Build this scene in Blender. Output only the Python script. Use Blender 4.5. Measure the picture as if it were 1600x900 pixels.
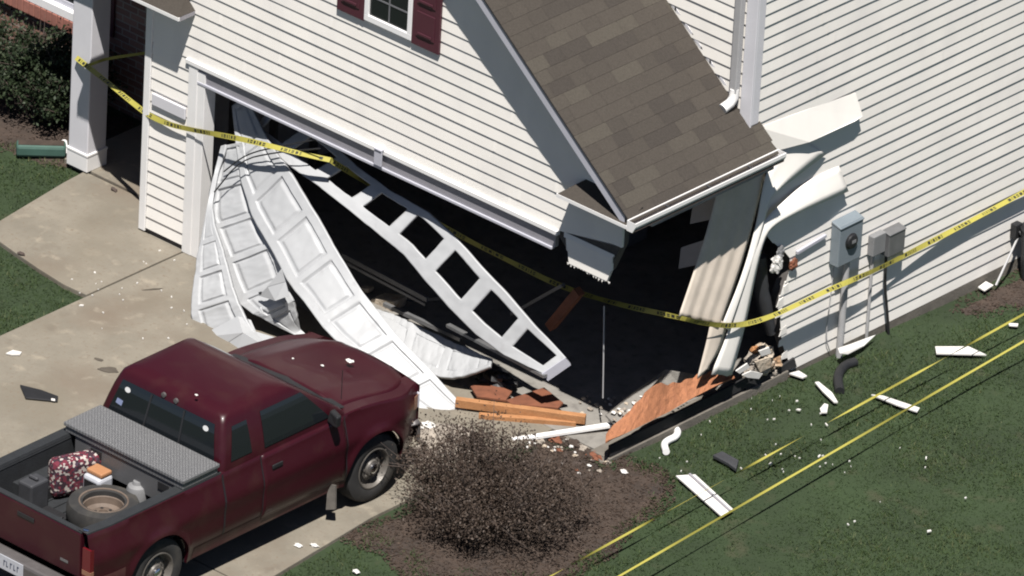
import bpy, bmesh, math, random
import numpy as np
from mathutils import Vector, noise
random.seed(7); rng = np.random.default_rng(7)
SC = bpy.context.scene
for o in list(bpy.data.objects): bpy.data.objects.remove(o)
rad = math.radians

# ------------------------------------------------------------------ camera
# world: origin = outer front right corner of the garage, X along the front wall (right +), Y into the lot, Z up
E_, PSI, RHO, SCL, DIST = rad(28), rad(40.7), rad(3.3), 161.4, 100.0
_r = np.array([math.cos(PSI), math.sin(PSI), 0]); _fh = np.array([-math.sin(PSI), math.cos(PSI), 0]); _z = np.array([0, 0, 1.])
_f = math.cos(E_) * _fh - math.sin(E_) * _z; _u = math.sin(E_) * _fh + math.cos(E_) * _z
CR = math.cos(RHO) * _r + math.sin(RHO) * _u; CU = math.cos(RHO) * _u - math.sin(RHO) * _r
CAM = -DIST * _f - CR * ((952 - 800) / SCL) + CU * ((712 - 450) / SCL)
FPX = SCL * DIST
cd = bpy.data.cameras.new('Camera'); cam = bpy.data.objects.new('Camera', cd); SC.collection.objects.link(cam)
cd.sensor_width = 36; cd.lens = 36 * FPX / 1600; cd.clip_start = 1; cd.clip_end = 3000
from mathutils import Matrix
cam.matrix_world = Matrix(((CR[0], CU[0], -_f[0], CAM[0]), (CR[1], CU[1], -_f[1], CAM[1]), (CR[2], CU[2], -_f[2], CAM[2]), (0, 0, 0, 1)))
SC.camera = cam

def P(px, py, x=None, y=None, z=None):
    """a point of the reference seen at (px,py), measured on the plane x=, y= or z= it belongs to"""
    d = _f * FPX + CR * (px - 800) - CU * (py - 450)
    ax, v = (0, x) if x is not None else (1, y) if y is not None else (2, z)
    q = CAM + d * ((v - CAM[ax]) / d[ax])
    return Vector((float(q[0]), float(q[1]), float(q[2])))

# ------------------------------------------------------------------ light
SUNV = Vector((0.30, -0.34, 1.0)).normalized()
w = bpy.data.worlds.new('World'); SC.world = w; w.use_nodes = True
nt = w.node_tree; bg = nt.nodes['Background']; sky = nt.nodes.new('ShaderNodeTexSky'); sky.sky_type = 'NISHITA'
sky.sun_disc = False; sky.air_density = .45; sky.dust_density = .8; sky.ozone_density = .2; sky.altitude = 1500; sky.sun_elevation = math.asin(SUNV.z); sky.sun_rotation = math.atan2(SUNV.x, SUNV.y)
nt.links.new(sky.outputs[0], bg.inputs[0]); bg.inputs[1].default_value = 0.05
sd = bpy.data.lights.new('Sun', 'SUN'); sd.energy = 5.0; sd.angle = rad(0.5); sd.color = (1, .965, .91)
so = bpy.data.objects.new('Sun', sd); SC.collection.objects.link(so)
so.rotation_euler = SUNV.to_track_quat('Z', 'Y').to_euler(); so.location = (10, -12, 30)
SC.view_settings.view_transform = 'Standard'; SC.view_settings.look = 'None'; SC.view_settings.gamma = 1
SC.view_settings.exposure = 0.70
SC.cycles.pixel_filter_type = 'BLACKMAN_HARRIS'; SC.cycles.filter_width = 2.0
SC.view_settings.use_curve_mapping = False

# ------------------------------------------------------------------ materials
def mat(name, col, rough=.7, metal=0, noise_s=None, noise_a=.25, col2=None, bump=0, bump_s=60, spec=.5, coat=0):
    m = bpy.data.materials.new(name); m.use_nodes = True; n = m.node_tree.nodes; l = m.node_tree.links
    b = n['Principled BSDF']; b.inputs['Roughness'].default_value = rough; b.inputs['Metallic'].default_value = metal
    b.inputs['Specular IOR Level'].default_value = spec; b.inputs['Coat Weight'].default_value = coat
    b.inputs['Base Color'].default_value = (*col, 1)
    tc = n.new('ShaderNodeTexCoord')
    if noise_s:
        t = n.new('ShaderNodeTexNoise'); t.inputs['Scale'].default_value = noise_s; t.inputs['Detail'].default_value = 7; t.inputs['Roughness'].default_value = .65
        l.new(tc.outputs['Object'], t.inputs['Vector'])
        rp = n.new('ShaderNodeValToRGB'); l.new(t.outputs['Fac'], rp.inputs[0])
        c2 = col2 or tuple(c * (1 - noise_a) for c in col)
        rp.color_ramp.elements[0].position = .35; rp.color_ramp.elements[1].position = .68
        rp.color_ramp.elements[0].color = (*c2, 1); rp.color_ramp.elements[1].color = (*col, 1)
        l.new(rp.outputs[0], b.inputs['Base Color'])
    if bump:
        t2 = n.new('ShaderNodeTexNoise'); t2.inputs['Scale'].default_value = bump_s; t2.inputs['Detail'].default_value = 5
        l.new(tc.outputs['Object'], t2.inputs['Vector'])
        bp = n.new('ShaderNodeBump'); bp.inputs['Strength'].default_value = bump; bp.inputs['Distance'].default_value = .02
        l.new(t2.outputs['Fac'], bp.inputs['Height']); l.new(bp.outputs[0], b.inputs['Normal'])
    return m
def tone_mat(name, stops, rough=.85, bump=0, bump_s=80, noise_a=.25):
    """colour from a per-face 'tone' attribute (each shingle, leaf or chip has its own colour)"""
    m = mat(name, stops[0], rough, bump=bump, bump_s=bump_s, spec=.25); n = m.node_tree.nodes; l = m.node_tree.links
    a = n.new('ShaderNodeAttribute'); a.attribute_name = 'tone'
    rp = n.new('ShaderNodeValToRGB'); e = rp.color_ramp.elements
    while len(e) < len(stops): e.new(.5)
    for i, c in enumerate(stops): e[i].position = i / (len(stops) - 1); e[i].color = (*c, 1)
    l.new(a.outputs['Fac'], rp.inputs[0])
    t = n.new('ShaderNodeTexNoise'); t.inputs['Scale'].default_value = 55; t.inputs['Detail'].default_value = 5
    tc = n.new('ShaderNodeTexCoord'); l.new(tc.outputs['Object'], t.inputs['Vector'])
    mx = n.new('ShaderNodeMix'); mx.data_type = 'RGBA'; mx.blend_type = 'MULTIPLY'; mx.inputs[0].default_value = 1
    rp2 = n.new('ShaderNodeValToRGB'); rp2.color_ramp.elements[0].color = (1 - noise_a,) * 3 + (1,); rp2.color_ramp.elements[1].color = (1, 1, 1, 1)
    rp2.color_ramp.elements[0].position = .3; rp2.color_ramp.elements[1].position = .7
    l.new(t.outputs['Fac'], rp2.inputs[0]); l.new(rp.outputs[0], mx.inputs[6]); l.new(rp2.outputs[0], mx.inputs[7])
    l.new(mx.outputs[2], n['Principled BSDF'].inputs['Base Color'])
    return m
def mix_noise(m, scale, col, lo, hi, vec_scale=(1, 1, 1), detail=6):
    """overlay a stain of colour col where a noise is high"""
    n = m.node_tree.nodes; l = m.node_tree.links; b = n['Principled BSDF']
    src = b.inputs['Base Color'].links[0].from_socket if b.inputs['Base Color'].links else None
    mx = n.new('ShaderNodeMix'); mx.data_type = 'RGBA'
    if src: l.new(src, mx.inputs[6])
    else: mx.inputs[6].default_value = b.inputs['Base Color'].default_value
    mx.inputs[7].default_value = (*col, 1)
    tc = n.new('ShaderNodeTexCoord'); mp = n.new('ShaderNodeMapping'); mp.inputs['Scale'].default_value = vec_scale
    l.new(tc.outputs['Object'], mp.inputs[0])
    t = n.new('ShaderNodeTexNoise'); t.inputs['Scale'].default_value = scale; t.inputs['Detail'].default_value = detail
    l.new(mp.outputs[0], t.inputs['Vector'])
    mr = n.new('ShaderNodeMapRange'); mr.inputs[1].default_value = lo; mr.inputs[2].default_value = hi
    l.new(t.outputs['Fac'], mr.inputs[0]); l.new(mr.outputs[0], mx.inputs[0]); l.new(mx.outputs[2], b.inputs['Base Color'])
    return m

M = {}
M['siding'] = mix_noise(mat('vinyl_siding', (.80, .765, .72), .55, noise_s=1.3, noise_a=.06, spec=.3), 2.2, (.69, .66, .63), .5, .8, (1, 1, .35))
M['tan_siding'] = mat('tan_siding', (.62, .54, .46), .6, noise_s=5, noise_a=.15)  # plain tan tone of the hanging strips
M['trim'] = mat('white_trim', (.76, .745, .735), .5, noise_s=3, noise_a=.06)
M['post'] = mat('corner_post_vinyl', (.60, .59, .62), .5, noise_s=3, noise_a=.06)
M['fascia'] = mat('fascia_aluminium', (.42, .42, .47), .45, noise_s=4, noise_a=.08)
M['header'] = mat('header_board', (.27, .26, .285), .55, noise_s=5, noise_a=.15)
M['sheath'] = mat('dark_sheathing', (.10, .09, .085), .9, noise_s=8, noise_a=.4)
M['interior'] = mat('garage_interior', (.38, .35, .35), .95, noise_s=3, noise_a=.4)
M['drywall'] = mat('drywall', (.42, .41, .42), .9, noise_s=6, noise_a=.15)
M['foundation'] = mat('concrete_foundation', (.165, .147, .125), .95, noise_s=5, noise_a=.35, bump=.4)
M['blackband'] = mat('black_base_band', (.018, .018, .02), .8, noise_s=9, noise_a=.4)
M['slab'] = mix_noise(mat('garage_slab', (.23, .215, .195), .9, noise_s=4, noise_a=.3, bump=.3), 9, (.12, .11, .10), .55, .75)
M['shingle'] = tone_mat('roof_shingles', [(.055, .047, .041), (.063, .054, .046), (.069, .059, .050), (.079, .069, .057)], .95, bump=.5, bump_s=140)
M['shutter'] = mat('maroon_shutter', (.066, .017, .027), .5, noise_s=4, noise_a=.12)
M['glass'] = mat('dark_glass', (.012, .014, .015), .06, spec=.5)
M['winwhite'] = mat('window_white', (.78, .77, .77), .4, noise_s=4, noise_a=.04)
M['muntin'] = mat('window_grid', (.14, .14, .15), .5, noise_s=4, noise_a=.04)
M['door'] = mix_noise(mat('garage_door_steel', (.375, .38, .39), .45, noise_s=2.5, noise_a=.06, spec=.35), 7, (.30, .30, .31), .62, .8)
M['lumber'] = mix_noise(mat('fresh_lumber', (.42, .20, .085), .8, noise_s=5, noise_a=.3, bump=.2, bump_s=40), 14, (.30, .13, .05), .5, .7, (1, 5, 5))
M['redwood'] = mat('reddish_wood', (.20, .07, .035), .8, noise_s=7, noise_a=.4, bump=.2)
M['osb'] = mix_noise(mat('orange_sheathing', (.36, .145, .068), .85, noise_s=22, noise_a=.3, bump=.4, bump_s=70), 7, (.29, .115, .057), .5, .72, (1, 3, 1))
M['foam'] = mix_noise(mat('broken_insulation', (.55, .46, .36), .95, noise_s=9, noise_a=.45, bump=.6, bump_s=30), 6, (.26, .16, .09), .52, .66)
M['rubble'] = mat('pale_rubble', (.38, .33, .28), .95, noise_s=12, noise_a=.5, bump=.6, bump_s=40)
M['chip'] = mat('white_vinyl_scrap', (.62, .60, .575), .6, noise_s=8, noise_a=.12)
M['meter'] = mat('meter_box_enamel', (.17, .20, .225), .45, noise_s=5, noise_a=.08)
M['util'] = mat('utility_grey', (.20, .20, .205), .5, noise_s=6, noise_a=.12)
M['pipe'] = mat('grey_conduit', (.36, .355, .36), .45, noise_s=6, noise_a=.1)
M['black'] = mat('black_plastic', (.016, .016, .018), .55, noise_s=6, noise_a=.3)
M['darkgrey'] = mat('dark_grey_plastic', (.045, .046, .052), .6, noise_s=7, noise_a=.3)
M['paint'] = mix_noise(mat('maroon_car_paint', (.033, .0042, .0084), .36, noise_s=2, noise_a=.1, spec=.32, coat=.1), 3.2, (.040, .013, .013), .5, .8)
M['sill'] = mix_noise(mat('dusty_maroon_sill', (.068, .014, .017), .6, noise_s=3, noise_a=.2), 2.5, (.10, .06, .043), .42, .7)
M['cglass'] = mat('truck_glass', (.008, .010, .012), .08, spec=.5)
M['liner'] = mat('bed_liner', (.016, .018, .021), .75, noise_s=10, noise_a=.3, bump=.2)
M['tyre'] = mix_noise(mat('tyre_rubber', (.026, .025, .025), .85, noise_s=12, noise_a=.3), 5, (.055, .049, .041), .5, .75)
M['rim'] = mat('wheel_steel', (.16, .145, .13), .5, .3, noise_s=9, noise_a=.35)
M['rustrim'] = mat('dusty_rim', (.135, .10, .078), .7, noise_s=9, noise_a=.3)
M['chrome'] = mat('chrome', (.72, .72, .75), .15, 1)
M['bumper'] = mat('grey_bumper', (.12, .11, .11), .5, .3, noise_s=8, noise_a=.25)
M['plate'] = mat('plate_white', (.42, .43, .47), .5, noise_s=30, noise_a=.1)
M['ink'] = mat('plate_ink', (.05, .06, .10), .5)
M['redlens'] = mat('red_lens', (.10, .006, .010), .25, spec=.6)
M['amber'] = mat('amber_lens', (.24, .12, .075), .35)
M['white'] = mat('sticker_white', (.55, .55, .55), .5)
M['blue'] = mat('sticker_blue', (.16, .19, .30), .5)
M['tape'] = mat('yellow_tape', (.33, .295, .06), .55, spec=.4)
M['tapeink'] = mat('tape_print', (.02, .02, .016), .6)
M['orange'] = mat('orange_plastic', (.36, .17, .08), .6, noise_s=6, noise_a=.1)
M['greenbox'] = mat('green_plastic', (.05, .105, .085), .6, noise_s=5, noise_a=.2)
M['bark'] = mat('bark', (.085, .062, .052), .9, noise_s=20, noise_a=.4)
M['fluor'] = mat('dim_steel', (.20, .20, .205), .4, .4, noise_s=8, noise_a=.2)
M['leafD'] = tone_mat('dark_shrub_leaves', [(.038, .026, .020), (.062, .044, .034), (.080, .058, .045), (.11, .085, .066)], .6)
M['leafG'] = tone_mat('evergreen_leaves', [(.010, .018, .008), (.020, .032, .014), (.034, .048, .022), (.06, .07, .04)], .6)
M['blade'] = tone_mat('grass_blades', [(.018, .034, .010), (.027, .047, .0135), (.039, .062, .018), (.075, .082, .034)], .7)
M['mulchchip'] = tone_mat('mulch_chips', [(.036, .024, .018), (.054, .037, .028), (.072, .051, .040), (.13, .10, .08)], .9)
# diamond plate: small raised ribs
def diamond():
    m = mat('diamond_plate', (.22, .22, .222), .5, .35, noise_s=5, noise_a=.15); n = m.node_tree.nodes; l = m.node_tree.links
    tc = n.new('ShaderNodeTexCoord'); mp = n.new('ShaderNodeMapping'); mp.inputs['Scale'].default_value = (26, 30, 1); l.new(tc.outputs['Object'], mp.inputs[0])
    ck = n.new('ShaderNodeTexBrick'); ck.inputs['Scale'].default_value = 1; ck.inputs['Mortar Size'].default_value = .16
    ck.inputs['Brick Width'].default_value = 1; ck.inputs['Row Height'].default_value = .6; ck.offset = .5
    l.new(mp.outputs[0], ck.inputs['Vector'])
    ck.inputs['Color1'].default_value = (.25, .25, .253, 1); ck.inputs['Color2'].default_value = (.21, .21, .213, 1); ck.inputs['Mortar'].default_value = (.12, .12, .125, 1)
    l.new(ck.outputs['Color'], n['Principled BSDF'].inputs['Base Color'])
    bp = n.new('ShaderNodeBump'); bp.inputs['Strength'].default_value = .5; bp.inputs['Distance'].default_value = .01; bp.invert = True
    l.new(ck.outputs['Fac'], bp.inputs['Height']); l.new(bp.outputs[0], n['Principled BSDF'].inputs['Normal']); return m
M['diamond'] = diamond()
def brick_mat():
    m = mat('red_brick', (.2, .1, .08), .9); n = m.node_tree.nodes; l = m.node_tree.links
    tc = n.new('ShaderNodeTexCoord'); sp = n.new('ShaderNodeSeparateXYZ'); cb = n.new('ShaderNodeCombineXYZ')
    l.new(tc.outputs['Object'], sp.inputs[0]); l.new(sp.outputs['X'], cb.inputs['X']); l.new(sp.outputs['Z'], cb.inputs['Y'])
    bt = n.new('ShaderNodeTexBrick'); bt.inputs['Scale'].default_value = 1; bt.inputs['Brick Width'].default_value = .21; bt.inputs['Row Height'].default_value = .075
    bt.inputs['Mortar Size'].default_value = .008; bt.inputs['Color1'].default_value = (.17, .085, .065, 1); bt.inputs['Color2'].default_value = (.25, .14, .11, 1); bt.inputs['Mortar'].default_value = (.27, .23, .2, 1)
    l.new(cb.outputs[0], bt.inputs['Vector']); l.new(bt.outputs['Color'], n['Principled BSDF'].inputs['Base Color'])
    bp = n.new('ShaderNodeBump'); bp.invert = True; bp.inputs['Strength'].default_value = .6; bp.inputs['Distance'].default_value = .01
    l.new(bt.outputs['Fac'], bp.inputs['Height']); l.new(bp.outputs[0], n['Principled BSDF'].inputs['Normal']); return m
M['brick'] = brick_mat()
M['brickedge'] = mix_noise(mat('brick_sill', (.36, .15, .115), .9, noise_s=6, noise_a=.35), 12, (.22, .09, .07), .5, .7)
def bagm():
    m = mat('patterned_fabric', (.2, .05, .06), .9); n = m.node_tree.nodes; l = m.node_tree.links
    tc = n.new('ShaderNodeTexCoord'); v = n.new('ShaderNodeTexVoronoi'); v.inputs['Scale'].default_value = 42; l.new(tc.outputs['Object'], v.inputs['Vector'])
    sx = n.new('ShaderNodeSeparateColor'); l.new(v.outputs['Color'], sx.inputs[0])
    rp = n.new('ShaderNodeValToRGB'); rp.color_ramp.interpolation = 'CONSTANT'; e = rp.color_ramp.elements; e[0].color = (.03, .012, .02, 1); e[1].color = (.12, .015, .03, 1); e[1].position = .35
    a = e.new(.68); a.color = (.40, .36, .33, 1); b2 = e.new(.9); b2.color = (.05, .03, .05, 1)
    l.new(sx.outputs[0], rp.inputs[0]); l.new(rp.outputs[0], n['Principled BSDF'].inputs['Base Color']); return m
M['bag'] = bagm()
# concrete of the driveway
M['concrete'] = mix_noise(mix_noise(mat('driveway_concrete', (.200, .177, .141), .92, noise_s=1.6, noise_a=.25, bump=.25, bump_s=120), .9, (.135, .105, .078), .5, .72), 2.6, (.105, .085, .066), .62, .8)
mix_noise(M['concrete'], 5, (.26, .225, .175), .58, .78)
mix_noise(M['concrete'], .55, (.15, .13, .10), .5, .62)
mix_noise(M['concrete'], 24, (.15, .12, .09), .56, .74)
M['grime'] = mat('oil_stain', (.085, .07, .055), .9, noise_s=7, noise_a=.3)
M['joint'] = mat('joint_shadow', (.03, .026, .022), .95, noise_s=9, noise_a=.4)
M['lawn'] = mix_noise(mat('lawn_soil', (.023, .041, .013), .95, noise_s=1.1, noise_a=.4, bump=.5, bump_s=40), 3.5, (.045, .044, .022), .60, .85)
M['mulch'] = mix_noise(mat('mulch_soil', (.060, .041, .031), .95, noise_s=6, noise_a=.45, bump=.8, bump_s=45), 2, (.030, .022, .018), .5, .7)

# ------------------------------------------------------------------ mesh helpers
ORG = {}
class MB:
    def __init__(s): s.v = []; s.f = []; s.t = []
    def face(s, pts, tone=0.):
        i = len(s.v); s.v += [tuple(p) for p in pts]; s.f.append(tuple(range(i, i + len(pts)))); s.t.append(tone)
    def mesh(s, v, f, tone=0.):
        i = len(s.v); s.v += [tuple(p) for p in v]; s.f += [tuple(a + i for a in q) for q in f]; s.t += [tone] * len(f)
    def box(s, x0, y0, z0, x1, y1, z1, tone=0.):
        v = [(x, y, z) for z in (z0, z1) for y in (y0, y1) for x in (x0, x1)]
        s.mesh(v, [(0, 2, 3, 1), (4, 5, 7, 6), (0, 1, 5, 4), (2, 6, 7, 3), (0, 4, 6, 2), (1, 3, 7, 5)], tone)
    def prism(s, poly, off, tone=0.):
        off = Vector(off); a = [Vector(p) for p in poly]; b = [p + off for p in a]; n = len(a)
        s.mesh(a + b, [tuple(range(n - 1, -1, -1)), tuple(range(n, 2 * n))] + [(i, (i + 1) % n, n + (i + 1) % n, n + i) for i in range(n)], tone)
    def beam(s, a, b, wd, ht, up=(0, 0, 1), tone=0.):
        a = Vector(a); b = Vector(b); d = (b - a).normalized(); sd = d.cross(Vector(up)).normalized(); u = sd.cross(d)
        q = [sd * wd / 2 + u * ht / 2, -sd * wd / 2 + u * ht / 2, -sd * wd / 2 - u * ht / 2, sd * wd / 2 - u * ht / 2]
        s.prism([a + k for k in q], b - a, tone)
    def tube(s, pts, r, n=8, tone=0.):
        pts = [Vector(p) for p in pts]; rr = r if isinstance(r, (list, tuple)) else [r] * len(pts); v = []; f = []
        pu = None
        for i, p in enumerate(pts):
            d = (pts[min(i + 1, len(pts) - 1)] - pts[max(i - 1, 0)]).normalized()
            if pu is None: pu = d.orthogonal().normalized()
            pu = (pu - d * pu.dot(d)).normalized(); pv = d.cross(pu)
            for k in range(n):
                a = 2 * math.pi * k / n; v.append(p + (pu * math.cos(a) + pv * math.sin(a)) * rr[i])
        for i in range(len(pts) - 1):
            for k in range(n): f.append((i * n + k, i * n + (k + 1) % n, (i + 1) * n + (k + 1) % n, (i + 1) * n + k))
        f.append(tuple(range(n - 1, -1, -1))); f.append(tuple((len(pts) - 1) * n + k for k in range(n)))
        s.mesh(v, f, tone)
    def lathe(s, prof, c, axis='z', n=40, tone=0., cap=True):
        c = Vector(c); v = []; f = []
        for (r, h) in prof:
            for k in range(n):
                a = 2 * math.pi * k / n; ca, sa = r * math.cos(a), r * math.sin(a)
                v.append(c + Vector({'z': (ca, sa, h), 'x': (h, ca, sa), 'y': (ca, h, sa)}[axis]))
        for i in range(len(prof) - 1):
            for k in range(n): f.append((i * n + k, i * n + (k + 1) % n, (i + 1) * n + (k + 1) % n, (i + 1) * n + k))
        if cap and prof[0][0] > 0: f.append(tuple(range(n)))
        if cap and prof[-1][0] > 0: f.append(tuple((len(prof) - 1) * n + k for k in range(n)))
        s.mesh(v, f, tone)
    def grid(s, rows, tone=0.):
        n = len(rows[0]); v = [p for r in rows for p in r]
        s.mesh(v, [(i * n + k, i * n + k + 1, (i + 1) * n + k + 1, (i + 1) * n + k) for i in range(len(rows) - 1) for k in range(n - 1)], tone)
    def build(s, name, m, parent=None, smooth=False, bevel=0, org=None, weld=False, solid=0):
        me = bpy.data.meshes.new(name); o = bpy.data.objects.new(name, me); SC.collection.objects.link(o)
        po = ORG.get(parent.name, Vector()) if parent else Vector()
        if parent is None:
            if org is None:
                a = np.array(s.v); org = Vector(((a[:, 0].min() + a[:, 0].max()) / 2, (a[:, 1].min() + a[:, 1].max()) / 2, a[:, 2].min()))
            o.location = org; ORG[o.name] = Vector(org); po = Vector(org)
        else: o.parent = parent; ORG[o.name] = po
        me.from_pydata([(p[0] - po[0], p[1] - po[1], p[2] - po[2]) for p in s.v], [], s.f)
        at = me.attributes.new('tone', 'FLOAT', 'FACE'); at.data.foreach_set('value', np.array(s.t, dtype=np.float32))
        me.materials.append(m)
        bm = bmesh.new(); bm.from_mesh(me)
        if weld: bmesh.ops.remove_doubles(bm, verts=bm.verts, dist=1e-4)
        bmesh.ops.recalc_face_normals(bm, faces=bm.faces)
        bm.to_mesh(me); bm.free()
        if smooth:
            me.shade_smooth()
            if smooth != 'all': me.set_sharp_from_angle(angle=rad(38))
        if solid:
            md = o.modifiers.new('thickness', 'SOLIDIFY'); md.thickness = solid; md.offset = -1
        if bevel:
            md = o.modifiers.new('soft_edges', 'BEVEL'); md.width = bevel; md.segments = 2; md.limit_method = 'ANGLE'; md.angle_limit = rad(40)
        return o
def tag(o, label=None, cat=None, group=None, kind=None):
    if label: o['label'] = label
    if cat: o['category'] = cat
    if group: o['group'] = group
    if kind: o['kind'] = kind
    return o
def thing(name, loc, label, cat, group=None):
    o = bpy.data.objects.new(name, None); o.empty_display_size = .1; SC.collection.objects.link(o); o.location = loc; ORG[o.name] = Vector(loc)
    return tag(o, label, cat, group)
def bulk(name, V, F, tone, m, kind=None):
    """many small faces as one mesh (numpy)"""
    me = bpy.data.meshes.new(name); me.from_pydata(V.tolist(), [], F.tolist())
    at = me.attributes.new('tone', 'FLOAT', 'FACE'); at.data.foreach_set('value', tone.astype(np.float32)); me.materials.append(m)
    o = bpy.data.objects.new(name, me); SC.collection.objects.link(o)
    if kind: o['kind'] = kind
    return o
def lerp(a, b, t): return a + (b - a) * t
def sstep(a, b, x):
    t = min(1, max(0, (x - a) / (b - a))); return t * t * (3 - 2 * t)
def gz(x, y):
    """height of the yard: level with the slab on the left, a step lower along the right side wall"""
    return lerp(-.045, -.21, max(sstep(-.75, .25, x) * (.35 * sstep(.0, 1.2, y) + .65 * sstep(2.4, 6.5, y)), .9 * sstep(.35, 2.2, x))) + .012 * noise.noise(Vector((x * .9, y * .9, 0)))
def GP(px, py, dz=.03):
    """a point lying on the yard, dz above it"""
    q = P(px, py, z=-.15)
    for _ in range(6): q = P(px, py, z=gz(q.x, q.y) + dz)
    return q
def rand_rot(n):
    a = rng.normal(size=(n, 3)); a /= np.linalg.norm(a, axis=1)[:, None]; b = rng.normal(size=(n, 3)); b -= a * (a * b).sum(1)[:, None]; b /= np.linalg.norm(b, axis=1)[:, None]
    return a, b
def in_poly(x, y, poly):
    c = np.zeros(len(x), bool); n = len(poly); j = n - 1
    for i in range(n):
        xi, yi = poly[i]; xj, yj = poly[j]
        c ^= ((yi > y) != (yj > y)) & (x < (xj - xi) * (y - yi) / (yj - yi + 1e-12) + xi); j = i
    return c

def crumple(mb, c, r, n=26, seed=0, sq=(1, 1, 1)):
    rows = []
    for i in range(n // 2 + 1):
        th = math.pi * i / (n // 2); row = []
        for k in range(n + 1):
            ph = 2 * math.pi * (k % n) / n; d = Vector((math.sin(th) * math.cos(ph), math.sin(th) * math.sin(ph), math.cos(th)))
            rr = r * (1 + .55 * noise.noise(d * 1.7 + Vector((seed, 0, 0))) + .35 * noise.noise(d * 4.3 + Vector((0, seed, 0)))); row.append(Vector(c) + Vector((d.x * sq[0], d.y * sq[1], d.z * sq[2])) * rr)
        rows.append(row)
    mb.grid(rows)
# ------------------------------------------------------------------ ground
def ground():
    xs = sorted(set([-600, -200, -60, -25] + list(np.arange(-14, 9.01, .25)) + [20, 60, 200, 600])); ys = sorted(set([-600, -200, -60, -25] + list(np.arange(-10, 14.01, .25)) + [25, 60, 200, 600]))
    m = MB(); m.grid([[(x, y, gz(x, y)) for x in xs] for y in ys])
    tag(m.build('lawn', M['lawn'], smooth='all', org=(0, 0, 0)), kind='structure')
ground()
DRV_L, DRV_R = -5.70, -.72
def drv_right(y): return -.74 if y > -2.6 else lerp(-.74, -.55, min(1, (-2.6 - y) / 2))
m = MB()
edges = [0.0, -4.42, -8.8, -10.5]
for j in range(3):
    y0, y1 = edges[j] - (.012 if j else 0), edges[j + 1] + .006
    pr_ = [(DRV_L, y1, -.15), (DRV_L, y0, -.15), (drv_right(y0), y0, -.15)] + ([(drv_right(-2.6), -2.6, -.15)] if j == 0 else []) + [(drv_right(y1), y1, -.15)]
    m.prism(pr_, (0, 0, .147))
tag(m.build('driveway', M['concrete'], bevel=.006, org=(0, 0, 0)), kind='structure')
# walkway to the porch
wk_low = [P(139, 463, z=0), P(100, 445, z=0), P(60, 420, z=0), P(25, 396, z=0), P(0, 378, z=0), P(-28, 364, z=0)]
wk_up = [P(132, 268, z=0), P(100, 285, z=0), P(50, 315, z=0), P(0, 345, z=0), P(-22, 358, z=0)]
poly = [(p.x, p.y, -.15) for p in wk_low] + [(p.x, p.y, -.15) for p in reversed(wk_up)] + [(-6.33, .50, -.15), (-6.33, 0.0, -.15), (DRV_L - .016, 0, -.15)]
jy = wk_low[0].y
poly[0] = (DRV_L - .016, jy, -.15)
m = MB(); m.prism(poly, (0, 0, .155)); tag(m.build('walkway', M['concrete'], bevel=.008, org=(0, 0, 0)), kind='structure')
m = MB(); m.box(-7.9, .52, -.15, -6.34, 2.9, .02); tag(m.build('porch_floor', M['concrete'], bevel=.01, org=(0, 0, 0)), kind='structure')
# mulch beds: thin sheets with their own outline, 4 mm over the lawn
def wobble(poly, n=8, amp=.06):
    out = []
    for i in range(len(poly)):
        a = Vector(poly[i]); b = Vector(poly[(i + 1) % len(poly)])
        for k in range(n):
            p = a.lerp(b, k / n); out.append(p + Vector((noise.noise(Vector((p.x * 2.1, p.y * 2.1, 3))), noise.noise(Vector((p.x * 2.3, p.y * 2.3, 9))), 0)) * amp * 2)
    return out
def bed(name, poly, dz=.004):
    pts = wobble(poly); bm = bmesh.new(); x = np.array([p.x for p in pts]); y = np.array([p.y for p in pts])
    bm.faces.new([bm.verts.new((p.x, p.y, 0)) for p in pts]); bmesh.ops.triangulate(bm, faces=bm.faces)
    for _ in range(4): bmesh.ops.subdivide_edges(bm, edges=[e for e in bm.edges if e.calc_length() > .28], cuts=1); bmesh.ops.triangulate(bm, faces=bm.faces)
    for v in bm.verts: v.co.z = gz(v.co.x, v.co.y) + dz + (-.022 if v.is_boundary and v.co.x < 8 else .010 + .006 * noise.noise(v.co * 5))
    me = bpy.data.meshes.new(name); bm.to_mesh(me); bm.free(); me.materials.append(M['mulch']); me.shade_smooth()
    o = bpy.data.objects.new(name, me); SC.collection.objects.link(o); tag(o, kind='structure'); return [(p.x, p.y) for p in pts]
def g(px, py): q = GP(px, py, 0); return (q.x, q.y, 0)
BED1 = bed('mulch_bed', [(-.70, -.03, 0), (-.70, -3.1, 0), g(590, 872), g(640, 905), g(880, 930), g(960, 870), g(1060, 780), g(1030, 725), g(960, 700), (.03, -.05, 0)])
BED2 = bed('mulch_strip', [g(1470, 485), g(1545, 500), g(1700, 470), g(1800, 420), (.02, 8.5, 0), (.02, 5.2, 0)])
BED3 = bed('shrub_bed', [(-7.75, .42, 0), g(85, 262), g(0, 238), g(-80, 235), (-12, 1.75, 0), (-7.9, 1.75, 0)])
BED4 = bed('bare_soil', [g(960, 700), g(1060, 640), g(1150, 620), g(1240, 590), g(1190, 560), (.02, 2.6, 0), (.02, .1, 0)])

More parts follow.
